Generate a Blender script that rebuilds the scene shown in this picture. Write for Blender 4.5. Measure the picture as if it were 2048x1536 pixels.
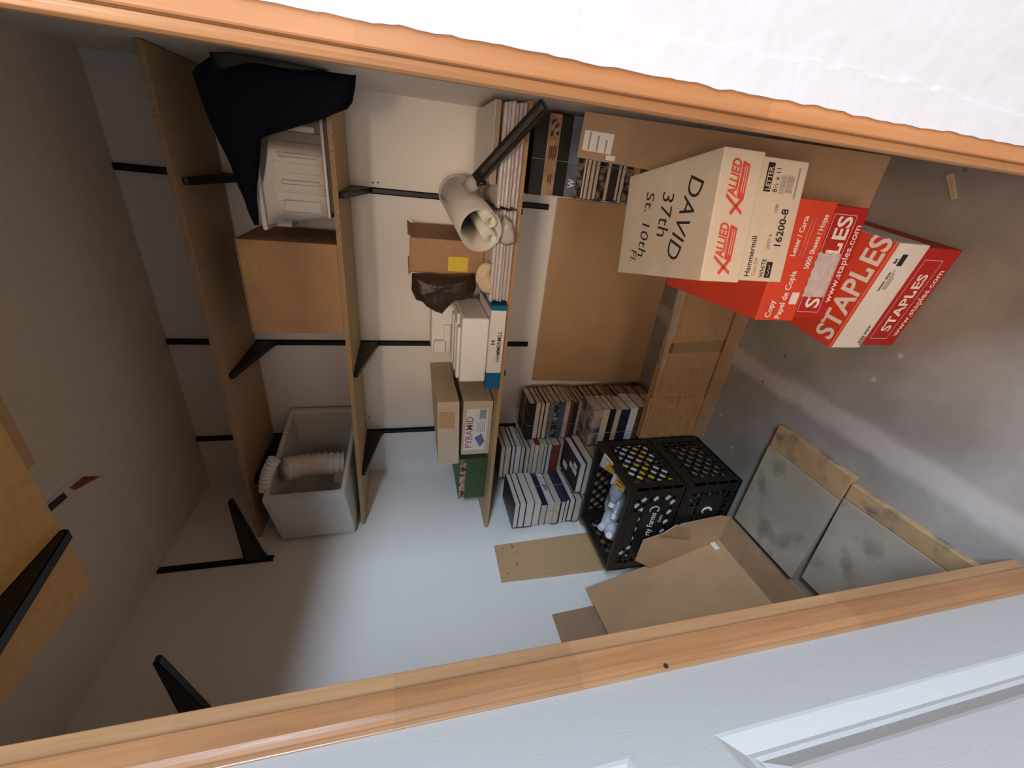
import bpy, bmesh, math, random
from mathutils import Vector, Matrix, noise
random.seed(7)
for o in list(bpy.data.objects): bpy.data.objects.remove(o)
scene = bpy.context.scene
COL = scene.collection

# ------------------------------------------------------------------ camera (metres; X right, Y into the closet, Z up; photo is turned on its side)
CAM_H = 1.445
YAW, PITCH, ROLL, FPX = 0.4956457, 0.2515257, 0.01779238, 824.7435
fwd = Vector((-math.sin(YAW)*math.cos(PITCH), math.cos(YAW)*math.cos(PITCH), -math.sin(PITCH)))
r0 = Vector((math.cos(YAW), math.sin(YAW), 0)); d0 = fwd.cross(r0)
rgt = math.cos(ROLL)*r0 + math.sin(ROLL)*d0
dwn = -math.sin(ROLL)*r0 + math.cos(ROLL)*d0
cd = bpy.data.cameras.new('camera'); cam = bpy.data.objects.new('camera', cd); COL.objects.link(cam)
cm = Matrix((dwn, rgt, -fwd)).transposed().to_4x4(); cm.translation = (0, 0, CAM_H)
cam.matrix_world = cm
cd.sensor_fit = 'HORIZONTAL'; cd.sensor_width = 36; cd.lens = FPX*36/2048; cd.clip_start = 0.01
scene.camera = cam

# ------------------------------------------------------------------ world, lights, exposure
w = bpy.data.worlds.new('world'); scene.world = w; w.use_nodes = True
bg = w.node_tree.nodes['Background']; bg.inputs[0].default_value = (1.0, 0.86, 0.72, 1); bg.inputs[1].default_value = 0.30
def area(name, loc, target, sx, sy, power, col):
    l = bpy.data.lights.new(name, 'AREA'); l.shape = 'RECTANGLE'; l.size = sx; l.size_y = sy; l.energy = power; l.color = col
    o = bpy.data.objects.new(name, l); COL.objects.link(o); o.location = loc
    o.rotation_euler = (Vector(target)-Vector(loc)).to_track_quat('-Z', 'Y').to_euler()
    return o
area('window_daylight', (2.9, -1.65, 2.70), (-0.9, 0.7, 1.2), 2.4, 0.6, 420, (0.62, 0.79, 1.0))
area('far_front_fill', (0.3, -6.5, 2.0), (-0.4, 1.2, 1.1), 5.0, 1.2, 210, (1.0, 0.74, 0.55))  # added warm fill facing the doorway, lifts the closet interior; no known source
area('overhead_fill', (-0.15, -1.25, 2.52), (-0.4, 1.0, 0.4), 0.5, 0.5, 43, (1.0, 0.77, 0.57))  # added overhead fill outside the doorway, brightens the tops of the cartons
vs = scene.view_settings
vs.view_transform = 'Standard'; vs.look = 'None'; vs.exposure = 0.0; vs.gamma = 1.0; vs.use_curve_mapping = False

# ------------------------------------------------------------------ helpers
def at(px, py, Y=None, Z=None, X=None):
    """point of the place on a plane of constant X, Y or Z"""
    d = (-(py-768)/FPX)*rgt + ((px-1024)/FPX)*dwn + fwd
    if Y is not None: t = Y/d.y
    elif X is not None: t = X/d.x
    else: t = (Z-CAM_H)/d.z
    return Vector((0, 0, CAM_H)) + t*d

MATS = {}
def mat(name, col, rough=0.6, var=0.10, scale=12, detail=4, bump=0.0, bscale=60, stretch=(1,1,1), metallic=0.0, spec=0.4, alpha=1.0, col2=None, contrast=(0.3, 0.7), coords='Object'):
    if name in MATS: return MATS[name]
    m = bpy.data.materials.new(name); m.use_nodes = True; MATS[name] = m
    nt = m.node_tree; N = nt.nodes; L = nt.links
    p = N['Principled BSDF']
    p.inputs['Roughness'].default_value = rough; p.inputs['Metallic'].default_value = metallic
    p.inputs['Specular IOR Level'].default_value = spec; p.inputs['Alpha'].default_value = alpha
    tc = N.new('ShaderNodeTexCoord'); mp = N.new('ShaderNodeMapping'); mp.inputs['Scale'].default_value = stretch
    L.new(tc.outputs[coords], mp.inputs['Vector'])
    nz = N.new('ShaderNodeTexNoise'); nz.inputs['Scale'].default_value = scale; nz.inputs['Detail'].default_value = detail
    L.new(mp.outputs[0], nz.inputs['Vector'])
    cr = N.new('ShaderNodeValToRGB'); cr.color_ramp.elements[0].position = contrast[0]; cr.color_ramp.elements[1].position = contrast[1]
    a = [c*(1-var) for c in col]; b = [min(1, c*(1+var)) for c in col] if col2 is None else col2
    if col2 is not None: a = col
    cr.color_ramp.elements[0].color = (*a, 1); cr.color_ramp.elements[1].color = (*b, 1)
    L.new(nz.outputs[0], cr.inputs[0]); L.new(cr.outputs[0], p.inputs['Base Color'])
    if bump:
        n2 = N.new('ShaderNodeTexNoise'); n2.inputs['Scale'].default_value = bscale; n2.inputs['Detail'].default_value = 3
        L.new(mp.outputs[0], n2.inputs['Vector'])
        bp = N.new('ShaderNodeBump'); bp.inputs['Strength'].default_value = bump; bp.inputs['Distance'].default_value = 0.01
        L.new(n2.outputs[0], bp.inputs['Height']); L.new(bp.outputs[0], p.inputs['Normal'])
    return m

def wood(name, c1, c2, axis='Z', scale=6, rough=0.35, spec=0.5):
    """finger-jointed clear-finished timber, grain along an axis"""
    if name in MATS: return MATS[name]
    st = {'Z': (14, 14, 0.7), 'X': (0.7, 14, 14), 'Y': (14, 0.7, 14)}[axis]
    m = mat(name, c1, rough, scale=scale, stretch=st, col2=c2, contrast=(0.30, 0.72), spec=spec, bump=0.05, bscale=10)
    nt = m.node_tree; N = nt.nodes; L = nt.links
    tc = [n for n in N if n.type == 'TEX_COORD'][0]; p = N['Principled BSDF']; cr = [n for n in N if n.type == 'VALTORGB'][0]
    sp = N.new('ShaderNodeSeparateXYZ'); L.new(tc.outputs['Object'], sp.inputs[0])
    mu = N.new('ShaderNodeMath'); mu.operation = 'MULTIPLY'; mu.inputs[1].default_value = 3.4; L.new(sp.outputs['XYZ'.index(axis)], mu.inputs[0])
    fl = N.new('ShaderNodeMath'); fl.operation = 'FLOOR'; L.new(mu.outputs[0], fl.inputs[0])
    wn = N.new('ShaderNodeTexWhiteNoise'); wn.noise_dimensions = '1D'; L.new(fl.outputs[0], wn.inputs['W'])
    mr = N.new('ShaderNodeMapRange'); mr.inputs['To Min'].default_value = 0.90; mr.inputs['To Max'].default_value = 1.06; L.new(wn.outputs['Value'], mr.inputs[0])
    mx = N.new('ShaderNodeVectorMath'); mx.operation = 'SCALE'; L.new(cr.outputs[0], mx.inputs[0]); L.new(mr.outputs[0], mx.inputs['Scale'])
    L.new(mx.outputs[0], p.inputs['Base Color'])
    return m

class MB:
    def __init__(self): self.v = []; self.f = []; self.m = []
    def add(self, vs, fs, mi=0):
        b = len(self.v); self.v += [Vector(v) for v in vs]
        for f in fs: self.f.append([i+b for i in f]); self.m.append(mi)
        return self
    def hexa(self, p, mi=0):   # p: bottom 4 (ccw from above) + top 4
        return self.add(p, [(3,2,1,0),(4,5,6,7),(0,1,5,4),(1,2,6,5),(2,3,7,6),(3,0,4,7)], mi)
    def box(self, x0, x1, y0, y1, z0, z1, mi=0):
        return self.hexa([(x0,y0,z0),(x1,y0,z0),(x1,y1,z0),(x0,y1,z0),(x0,y0,z1),(x1,y0,z1),(x1,y1,z1),(x0,y1,z1)], mi)
    def prism(self, poly, vec, mi=0):
        n = len(poly); vec = Vector(vec); P = [Vector(p) for p in poly]
        nrm = Vector((0,0,0))
        for i in range(n): nrm += P[i].cross(P[(i+1) % n])
        if nrm.dot(vec) > 0: P.reverse()
        return self.add(P+[p+vec for p in P], [tuple(range(n)), tuple(range(2*n-1, n-1, -1))]+[((i+1) % n, i, i+n, (i+1) % n+n) for i in range(n)], mi)
    def tube(self, pts, r, n=10, caps=True, mi=0):
        pts = [Vector(p) for p in pts]; rs = r if isinstance(r, (list, tuple)) else [r]*len(pts)
        rings = []; up = None
        for i, p in enumerate(pts):
            t = (pts[min(i+1, len(pts)-1)]-pts[max(i-1, 0)]).normalized()
            if up is None:
                up = Vector((0,0,1)) if abs(t.z) < 0.9 else Vector((1,0,0))
            a = (up - t*up.dot(t)).normalized(); b = t.cross(a); up = a
            rings.append([p+(a*math.cos(2*math.pi*k/n)+b*math.sin(2*math.pi*k/n))*rs[i] for k in range(n)])
        b0 = len(self.v)
        vs = [v for rg in rings for v in rg]; fs = []
        for i in range(len(pts)-1):
            for k in range(n):
                k2 = (k+1) % n
                fs.append((i*n+k, i*n+k2, (i+1)*n+k2, (i+1)*n+k))
        if caps: fs.append(tuple(range(n-1, -1, -1))); fs.append(tuple((len(pts)-1)*n+k for k in range(n)))
        return self.add(vs, fs, mi)
    def bar(self, a, b, wdt, thk, up=(0,0,1), mi=0):
        a = Vector(a); b = Vector(b); t = (b-a).normalized(); up = Vector(up); up = (up-t*up.dot(t)).normalized(); s = t.cross(up)
        o = [s*(-wdt/2)-up*(thk/2), s*(wdt/2)-up*(thk/2), s*(wdt/2)+up*(thk/2), s*(-wdt/2)+up*(thk/2)]
        return self.add([a+q for q in o]+[b+q for q in o], [(0,1,2,3),(7,6,5,4),(0,4,5,1),(1,5,6,2),(2,6,7,3),(3,7,4,0)], mi)
    def lathe(self, prof, base=(0,0,0), axis=(0,0,1), n=14, mi=0):
        axis = Vector(axis).normalized(); base = Vector(base)
        pts = [base+axis*z for z, r in prof]
        return self.tube(pts, [max(r, 1e-4) for z, r in prof], n, True, mi)
    def build(self, name, mats, parent=None, bevel=0.0, smooth=False, seg=2):
        me = bpy.data.meshes.new(name); me.from_pydata([tuple(v) for v in self.v], [], self.f)
        if not isinstance(mats, (list, tuple)): mats = [mats]
        for m in mats: me.materials.append(m)
        me.polygons.foreach_set('material_index', self.m)
        if smooth: me.polygons.foreach_set('use_smooth', [True]*len(me.polygons))
        me.update(); o = bpy.data.objects.new(name, me); COL.objects.link(o)
        if parent is not None: o.parent = parent
        if bevel:
            md = o.modifiers.new('bevel', 'BEVEL'); md.width = bevel; md.segments = seg; md.limit_method = 'ANGLE'; md.angle_limit = 0.7
        return o

def tag(o, label, cat=None, group=None, kind=None):
    o['label'] = label
    if cat: o['category'] = cat
    if group: o['group'] = group
    if kind: o['kind'] = kind
    return o
def struct(o, label=None):
    o['kind'] = 'structure'
    if label: o['label'] = label
    return o
def thing(name, label, cat, loc=(0,0,0), rotz=0.0, group=None):
    o = bpy.data.objects.new(name, None); COL.objects.link(o); o.empty_display_size = 0.05
    o.location = loc; o.rotation_euler = (0, 0, rotz)
    return tag(o, label, cat, group)

def text(parent, s, size, loc, xd, yd, m, bold=0.0, shear=0.0, sx=1.0, align='LEFT', name='lettering'):
    cu = bpy.data.curves.new('txt', 'FONT'); cu.body = s; cu.size = size; cu.align_x = align; cu.shear = shear; cu.offset = bold*size; cu.resolution_u = 3
    ob = bpy.data.objects.new('txt', cu); me = bpy.data.meshes.new_from_object(ob)
    bpy.data.objects.remove(ob); bpy.data.curves.remove(cu)
    xd = Vector(xd).normalized(); yd = Vector(yd).normalized(); zd = xd.cross(yd)
    mm = Matrix((xd*sx, yd, zd)).transposed().to_4x4(); mm.translation = Vector(loc)
    me.transform(mm); me.materials.clear(); me.materials.append(m); me.name = name
    o = bpy.data.objects.new(name, me); COL.objects.link(o); o.parent = parent
    return o
def decal(parent, name, corners, m, lift=None):
    o = MB().add(corners, [tuple(range(len(corners)))]).build(name, m, parent)
    return o

def puffy(name, outline, center, nrm, thick, m, parent=None, rings=7, wr=0.01, wf=14, back=0.35, dense=4):
    """soft cloth-like body: outline (world points), bulged along nrm"""
    nrm = Vector(nrm).normalized(); c = Vector(center)
    P = []
    n = len(outline)
    for i in range(n):
        a = Vector(outline[i]); b = Vector(outline[(i+1) % n])
        for k in range(dense): P.append(a.lerp(b, k/dense))
    n = len(P); mb = MB()
    def ring(s, sg):
        r = []
        for q in P:
            p = c.lerp(q, s); h = math.sqrt(max(0, 1-s**2.2))*thick*(1 if sg > 0 else -back)
            wv = noise.noise(p*wf)*wr*(1.0 if s < 1 else 0.3) + noise.noise(p*wf*2.3)*wr*0.5*(s < 1)
            r.append(p+nrm*(h+wv))
        return r
    vs = []; fs = []
    fr = [ring(k/rings, 1) for k in range(1, rings+1)]
    for r in fr: vs += r
    bk = [ring(k/rings, -1) for k in range(1, rings)]
    off = len(vs)
    for r in bk: vs += r
    ci = len(vs); vs.append(c+nrm*thick); vs.append(c-nrm*thick*back)
    for k in range(rings-1):
        for i in range(n):
            j = (i+1) % n
            fs.append((k*n+i, k*n+j, (k+1)*n+j, (k+1)*n+i))
    for k in range(rings-2):
        for i in range(n):
            j = (i+1) % n
            fs.append((off+k*n+i, off+(k+1)*n+i, off+(k+1)*n+j, off+k*n+j))
    for i in range(n):
        j = (i+1) % n
        fs.append((ci, i, j) if True else 0)
        fs.append((ci+1, off+j, off+i))
        fs.append((off+(rings-2)*n+i, (rings-1)*n+i, (rings-1)*n+j, off+(rings-2)*n+j))
    o = mb.add(vs, fs).build(name, m, parent, smooth=True)
    bm = bmesh.new(); bm.from_mesh(o.data); bmesh.ops.recalc_face_normals(bm, faces=bm.faces); bm.to_mesh(o.data); bm.free()
    return o

# ------------------------------------------------------------------ materials
WALLC = (0.85, 0.81, 0.76)
wall_m = mat('wall_paint', WALLC, 0.45, 0.015, 3, bump=0.03, bscale=160, spec=0.35)
ceil_m = mat('ceiling_paint', (0.80, 0.71, 0.59), 0.8, 0.03, 25, bump=0.12, bscale=120)
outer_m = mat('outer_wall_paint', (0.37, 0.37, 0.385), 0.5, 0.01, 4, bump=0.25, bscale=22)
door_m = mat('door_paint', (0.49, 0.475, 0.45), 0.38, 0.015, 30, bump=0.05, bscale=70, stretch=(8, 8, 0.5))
fir = wood('trim_timber', (0.25, 0.105, 0.040), (0.33, 0.155, 0.066), 'Z', 5)
firl = wood('trim_timber_pale', (0.28, 0.135, 0.058), (0.35, 0.19, 0.09), 'Z', 5)
particle = mat('particle_board', (0.40, 0.245, 0.12), 0.7, 0.28, 220, detail=2, contrast=(0.35, 0.65), bump=0.1, bscale=200)
parttop = mat('particle_board_face', (0.46, 0.32, 0.18), 0.6, 0.10, 60)
frontshelf_m = mat('front_shelf_face', (0.60, 0.37, 0.14), 0.6, 0.08, 40)
black = mat('black_powder_coat', (0.008, 0.008, 0.009), 0.45, 0.2, 80, spec=0.4)
card = mat('cardboard', (0.40, 0.230, 0.125), 0.8, 0.07, 18, stretch=(1, 1, 3), bump=0.04, bscale=90)
card2 = mat('cardboard_grey', (0.36, 0.225, 0.13), 0.8, 0.08, 12, bump=0.04, bscale=90)
card3 = mat('cardboard_bright', (0.46, 0.265, 0.135), 0.8, 0.07, 10, bump=0.04, bscale=90)
creamc = mat('cream_carton', (0.66, 0.55, 0.43), 0.6, 0.05, 14, bump=0.03, bscale=70)
beigec = mat('beige_carton', (0.58, 0.47, 0.34), 0.65, 0.05, 14)
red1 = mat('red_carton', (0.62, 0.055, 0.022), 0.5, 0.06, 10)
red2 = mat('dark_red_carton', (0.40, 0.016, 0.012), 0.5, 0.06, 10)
whitep = mat('white_paper', (0.72, 0.69, 0.66), 0.6, 0.04, 20)
printw = mat('white_print', (0.78, 0.70, 0.66), 0.6, 0.03, 20)
ink = mat('black_ink', (0.015, 0.013, 0.012), 0.6, 0.1, 20)
greyink = mat('grey_ink', (0.30, 0.26, 0.23), 0.6, 0.1, 20)
redink = mat('red_ink', (0.66, 0.07, 0.04), 0.6, 0.08, 30)
foam = mat('polystyrene_foam', (0.80, 0.78, 0.76), 0.7, 0.03, 60, bump=0.05, bscale=220)
blue = mat('blue_carton', (0.005, 0.12, 0.26), 0.4, 0.06, 15)
green = mat('green_carton', (0.045, 0.085, 0.028), 0.5, 0.10, 20)
binm = mat('white_bin_plastic', (0.66, 0.64, 0.60), 0.35, 0.03, 6)
hosem = mat('vinyl_hose', (0.80, 0.76, 0.70), 0.35, 0.06, 40, bump=0.3, bscale=120)
navy = mat('navy_fabric', (0.004, 0.006, 0.012), 0.85, 0.25, 60, bump=0.2, bscale=200, spec=0.15)
olive = mat('olive_lining', (0.035, 0.040, 0.030), 0.8, 0.2, 40, spec=0.15)
brownbag = mat('brown_plastic_bag', (0.035, 0.020, 0.014), 0.45, 0.3, 15, bump=0.3, bscale=40)
beige = mat('beige_cloth', (0.60, 0.46, 0.30), 0.8, 0.12, 30, bump=0.2, bscale=90)
pages_m = [mat('book_pages_%s' % n, c, 0.8, 0.10, 10, stretch=(1, 1, 160)) for n, c in (('cream', (0.56, 0.46, 0.35)), ('white', (0.62, 0.56, 0.50)), ('tan', (0.48, 0.35, 0.22)))]
cratem = mat('black_crate_plastic', (0.012, 0.011, 0.010), 0.42, 0.2, 25, bump=0.05, bscale=90)
plankm = wood('plank_timber', (0.40, 0.25, 0.12), (0.50, 0.33, 0.17), 'Z', 3, 0.6)
mdf = mat('hardboard_panel', (0.46, 0.285, 0.15), 0.36, 0.05, 8, spec=0.35)
florm = mat('flooring_carton_print', (0.36, 0.19, 0.08), 0.35, 0.22, 9, stretch=(2.0, 6, 12), bump=0.02)
yellow = mat('yellow_paper', (0.75, 0.55, 0.06), 0.7, 0.05, 20)
amber = mat('yellow_packet', (0.80, 0.44, 0.01), 0.5, 0.05, 20)
tapem = mat('tan_tape', (0.50, 0.33, 0.15), 0.25, 0.05, 30)
string_m = mat('twine', (0.32, 0.27, 0.22), 0.8, 0.1, 60)
greyp = mat('grey_metal', (0.22, 0.20, 0.18), 0.4, 0.2, 40, metallic=0.6)
darkbar_m = mat('dark_steel', (0.030, 0.024, 0.020), 0.35, 0.3, 30, metallic=0.4)

def floor_mat():
    m = mat('concrete', (0.19, 0.160, 0.135), 0.55, scale=3.5, detail=8, col2=(0.315, 0.278, 0.25), contrast=(0.30, 0.72), bump=0.12, bscale=30, spec=0.35)
    nt = m.node_tree; N = nt.nodes; L = nt.links; p = N['Principled BSDF']; cr = [n for n in N if n.type == 'VALTORGB'][0]
    tc = [n for n in N if n.type == 'TEX_COORD'][0]
    sp = N.new('ShaderNodeSeparateXYZ'); L.new(tc.outputs['Object'], sp.inputs[0])
    # pale line on the slab, running into the depth
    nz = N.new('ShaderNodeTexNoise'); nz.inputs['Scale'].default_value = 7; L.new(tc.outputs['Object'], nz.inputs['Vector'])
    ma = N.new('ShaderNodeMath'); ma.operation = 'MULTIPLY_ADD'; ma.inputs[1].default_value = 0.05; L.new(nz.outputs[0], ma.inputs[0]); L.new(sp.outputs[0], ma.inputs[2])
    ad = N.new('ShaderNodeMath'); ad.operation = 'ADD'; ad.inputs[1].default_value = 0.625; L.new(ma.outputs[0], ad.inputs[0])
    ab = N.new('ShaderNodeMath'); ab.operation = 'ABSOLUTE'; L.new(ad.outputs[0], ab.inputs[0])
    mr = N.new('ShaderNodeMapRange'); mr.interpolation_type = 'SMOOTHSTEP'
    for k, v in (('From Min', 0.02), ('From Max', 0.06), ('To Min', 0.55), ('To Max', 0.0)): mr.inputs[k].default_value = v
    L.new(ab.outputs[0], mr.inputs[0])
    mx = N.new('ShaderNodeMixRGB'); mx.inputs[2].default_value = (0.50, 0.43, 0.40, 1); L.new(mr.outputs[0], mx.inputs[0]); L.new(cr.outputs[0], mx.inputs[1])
    # plaster spots and dark specks
    vo = N.new('ShaderNodeTexVoronoi'); vo.inputs['Scale'].default_value = 9; L.new(tc.outputs['Object'], vo.inputs['Vector'])
    m2 = N.new('ShaderNodeMapRange'); m2.interpolation_type = 'SMOOTHSTEP'
    for k, v in (('From Min', 0.05), ('From Max', 0.09), ('To Min', 0.55), ('To Max', 0.0)): m2.inputs[k].default_value = v
    L.new(vo.outputs['Distance'], m2.inputs[0])
    my = N.new('ShaderNodeMixRGB'); my.inputs[2].default_value = (0.55, 0.52, 0.50, 1); L.new(m2.outputs[0], my.inputs[0]); L.new(mx.outputs[0], my.inputs[1])
    v3 = N.new('ShaderNodeTexVoronoi'); v3.inputs['Scale'].default_value = 6.3; v3.inputs['Randomness'].default_value = 1; L.new(tc.outputs['Object'], v3.inputs['Vector'])
    m3 = N.new('ShaderNodeMapRange'); m3.interpolation_type = 'SMOOTHSTEP'
    for k, v in (('From Min', 0.03), ('From Max', 0.06), ('To Min', 0.7), ('To Max', 0.0)): m3.inputs[k].default_value = v
    L.new(v3.outputs['Distance'], m3.inputs[0])
    mz = N.new('ShaderNodeMixRGB'); mz.inputs[2].default_value = (0.08, 0.07, 0.06, 1); L.new(m3.outputs[0], mz.inputs[0]); L.new(my.outputs[0], mz.inputs[1])
    L.new(mz.outputs[0], p.inputs['Base Color'])
    return m
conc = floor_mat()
roomfloor = wood('room_floor_boards', (0.36, 0.19, 0.09), (0.48, 0.28, 0.14), 'X', 4, 0.4)

def clear_mat(name, tint, mixf, rough):
    m = bpy.data.materials.new(name); m.use_nodes = True; nt = m.node_tree; N = nt.nodes; L = nt.links
    p = N['Principled BSDF']; out = N['Material Output']
    nz = N.new('ShaderNodeTexNoise'); nz.inputs['Scale'].default_value = 20
    cr = N.new('ShaderNodeValToRGB'); cr.color_ramp.elements[0].color = (*[c*0.9 for c in tint], 1); cr.color_ramp.elements[1].color = (*tint, 1)
    L.new(nz.outputs[0], cr.inputs[0]); L.new(cr.outputs[0], p.inputs['Base Color']); p.inputs['Roughness'].default_value = rough
    tr = N.new('ShaderNodeBsdfTransparent'); mx = N.new('ShaderNodeMixShader'); mx.inputs[0].default_value = mixf
    L.new(tr.outputs[0], mx.inputs[1]); L.new(p.outputs[0], mx.inputs[2]); L.new(mx.outputs[0], out.inputs[0])
    return m
clearp = clear_mat('clear_plastic', (0.34, 0.30, 0.26), 0.32, 0.10)
bottlep = clear_mat('clear_bottle', (0.60, 0.62, 0.62), 0.45, 0.08)
frost = clear_mat('frosted_sheet', (0.66, 0.60, 0.56), 0.72, 0.25)
wrap = clear_mat('plastic_wrap', (0.74, 0.68, 0.66), 0.55, 0.12)
tapeclear = clear_mat('packing_tape', (0.50, 0.36, 0.22), 0.35, 0.06)

# ------------------------------------------------------------------ the room shell
XL, XR, YB, YF, ZC = -1.775, 0.222, 2.15, 0.38, 2.546
YO = 0.320                      # outer face of the front wall
JL, JR, HD = -0.722, 0.053, 2.06   # door opening
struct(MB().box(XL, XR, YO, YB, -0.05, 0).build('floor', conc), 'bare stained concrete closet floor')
struct(MB().box(-3.2, 3.2, -3.6, YO, -0.05, 0).build('floor_room', roomfloor), 'brown board floor of the room outside')
struct(MB().box(XL-0.1, XR+0.1, YF, YB+0.1, ZC, ZC+0.1).build('ceiling', ceil_m), 'cream closet ceiling')
struct(MB().box(XL-0.1, XR+0.1, YB, YB+0.1, -0.05, ZC).build('wall_back', wall_m), 'off-white back wall behind the shelves')
struct(MB().box(XL-0.1, XL, YF, YB, -0.05, ZC).build('wall_left', wall_m), 'off-white left closet wall')
struct(MB().box(XR, XR+0.1, YF, YB, -0.05, ZC).build('wall_right', wall_m), 'off-white right closet wall')
fw = MB()
fw.box(-3.2, JL-0.02, YO, YF, -0.05, 2.75).box(JR+0.02, 3.2, YO, YF, -0.05, 2.75).box(JL-0.02, JR+0.02, YO, YF, HD+0.02, 2.75)
struct(fw.build('wall_front', outer_m), 'bright white wall around the closet doorway')
# sloppy paint build-up beside the right jamb, a wavy raised edge
pb = MB(); prev = None
zs = [0.0+k*0.005 for k in range(415)]
poly = [(JR+0.0125+0.0022*noise.noise((z*9, 1, 0))+0.0014*noise.noise((z*55, 3, 0))+0.0012*abs(noise.noise((z*160, 9, 0)))-0.0025*max(0, noise.noise((z*23, 5, 0))-0.25)*2, YO-0.0042, z) for z in zs]
poly2 = [(JR+0.036+0.004*noise.noise((z*6, 7, 0))+0.003*(noise.noise((z*30, 2, 0)) > 0.1), YO-0.0035, z) for z in zs]
n = len(zs)
vsq = poly+poly2+[(x, YO+0.001, z) for x, y, z in poly]+[(x+0.002, YO+0.001, z) for x, y, z in poly2]
fsq = []
for i in range(n-1):
    fsq += [(i, n+i, n+i+1, i+1), (2*n+i, i, i+1, 2*n+i+1), (n+i, 3*n+i, 3*n+i+1, n+i+1)]
struct(pb.add(vsq, fsq).build('trim_1', outer_m), 'ridge of white paint built up beside the jamb')
# jambs with stops
def jamb(name, x, side, label):
    """side -1: left jamb (opening lies to +X); +1: right jamb"""
    s = -side
    y_f = 0.306 if side < 0 else YO-0.003
    o = MB().box(*sorted((x, x-s*0.02)), y_f, YF+0.002, 0, HD+0.02).build(name, [firl if side < 0 else fir], bevel=0.0015)
    struct(o, label)
    if side < 0:
        y0, y1 = 0.312, 0.353
        xs = x+s*0.010
        prof = [(x, y1), (xs, y1), (xs, y0+0.012), (xs-s*0.002, y0+0.005), (xs-s*0.006, y0+0.001), (x, y0)]
    else:
        prof = [(x, 0.336), (x-0.0062, 0.336), (x-0.0074, 0.3335), (x-0.0074, 0.3275), (x-0.0060, 0.3248), (x-0.003, 0.3240), (x, 0.3238)]
    st = MB().prism([(px, py, 0) for px, py in prof], (0, 0, HD))
    st.build('door_stop' if side < 0 else 'edge_bead', fir if side < 0 else firl, o, bevel=0.0004)
    return o
jamb('trim_2', JL, -1, 'pale timber left door jamb with rounded stop')
jr = jamb('trim_3', JR, 1, 'orange timber right door jamb with ragged paint edge')
hdr = struct(MB().box(JL-0.02, JR+0.02, YO-0.003, YF, HD, HD+0.02).build('trim_4', fir), 'timber head jamb over the doorway')
# screw plug and knots in the left stop
kn = MB().tube([(JL+0.0112, 0.325, 0.0), (JL+0.0118, 0.325, 0.0)], 0.004, 10)
k_ = kn.build('knot', ink, bpy.data.objects['trim_2']); k_.location = at(1332, 1332, X=JL+0.0112)-Vector((JL+0.0112, 0.325, 0))

# door leaf, opened towards the viewer
dd = Vector((0.475, -0.88, 0)).normalized(); dn = Vector((0.88, 0.475, 0)).normalized()
D0 = Vector((-0.727, 0.309, 0))
door = bpy.data.objects.new('door_1', None); COL.objects.link(door); struct(door, 'white panelled door leaf standing open'); door.location = D0
def dP(s, t, z): return dd*s+dn*t+Vector((0, 0, z))
W_, H_ = 0.76, 2.04
S0, S1 = 0.130, 0.63
def dbox(mb, s0, s1, t0, t1, z0, z1): return mb.hexa([dP(s0,t1,z0), dP(s1,t1,z0), dP(s1,t0,z0), dP(s0,t0,z0), dP(s0,t1,z1), dP(s1,t1,z1), dP(s1,t0,z1), dP(s0,t0,z1)][::1])
panels = [(0.25, 1.040), (1.17, 1.92)]
dbox(MB(), 0, S0, -0.035, 0, 0.01, H_).build('stile', door_m, door)
dbox(MB(), S1, W_, -0.035, 0, 0.01, H_).build('stile', door_m, door)
for z0, z1 in ((0.01, 0.25), (1.04, 1.17), (1.92, H_)): dbox(MB(), S0, S1, -0.035, 0, z0, z1).build('rail', door_m, door)
for z0, z1 in panels:
    rings = []
    for ins, t in ((0.0, 0.0), (0.005, -0.001), (0.028, -0.011), (0.034, -0.0105), (0.040, -0.012), (0.062, -0.0035), (0.068, -0.0025)):
        rings.append([dP(S0+ins, t, z0+ins), dP(S1-ins, t, z0+ins), dP(S1-ins, t, z1-ins), dP(S0+ins, t, z1-ins)])
    vs_ = [p for r in rings for p in r]; fs_ = []
    for k in range(len(rings)-1):
        for i in range(4):
            j = (i+1) % 4; fs_.append((k*4+i, k*4+j, k*4+4+j, k*4+4+i))
    kk = (len(rings)-1)*4; fs_.append((kk, kk+1, kk+2, kk+3))
    mb = MB().add(vs_, fs_)
    mb.add([dP(S0, -0.035, z0), dP(S1, -0.035, z0), dP(S1, -0.035, z1), dP(S0, -0.035, z1)], [(3, 2, 1, 0)])
    mb.build('raised_panel', door_m, door)

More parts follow.
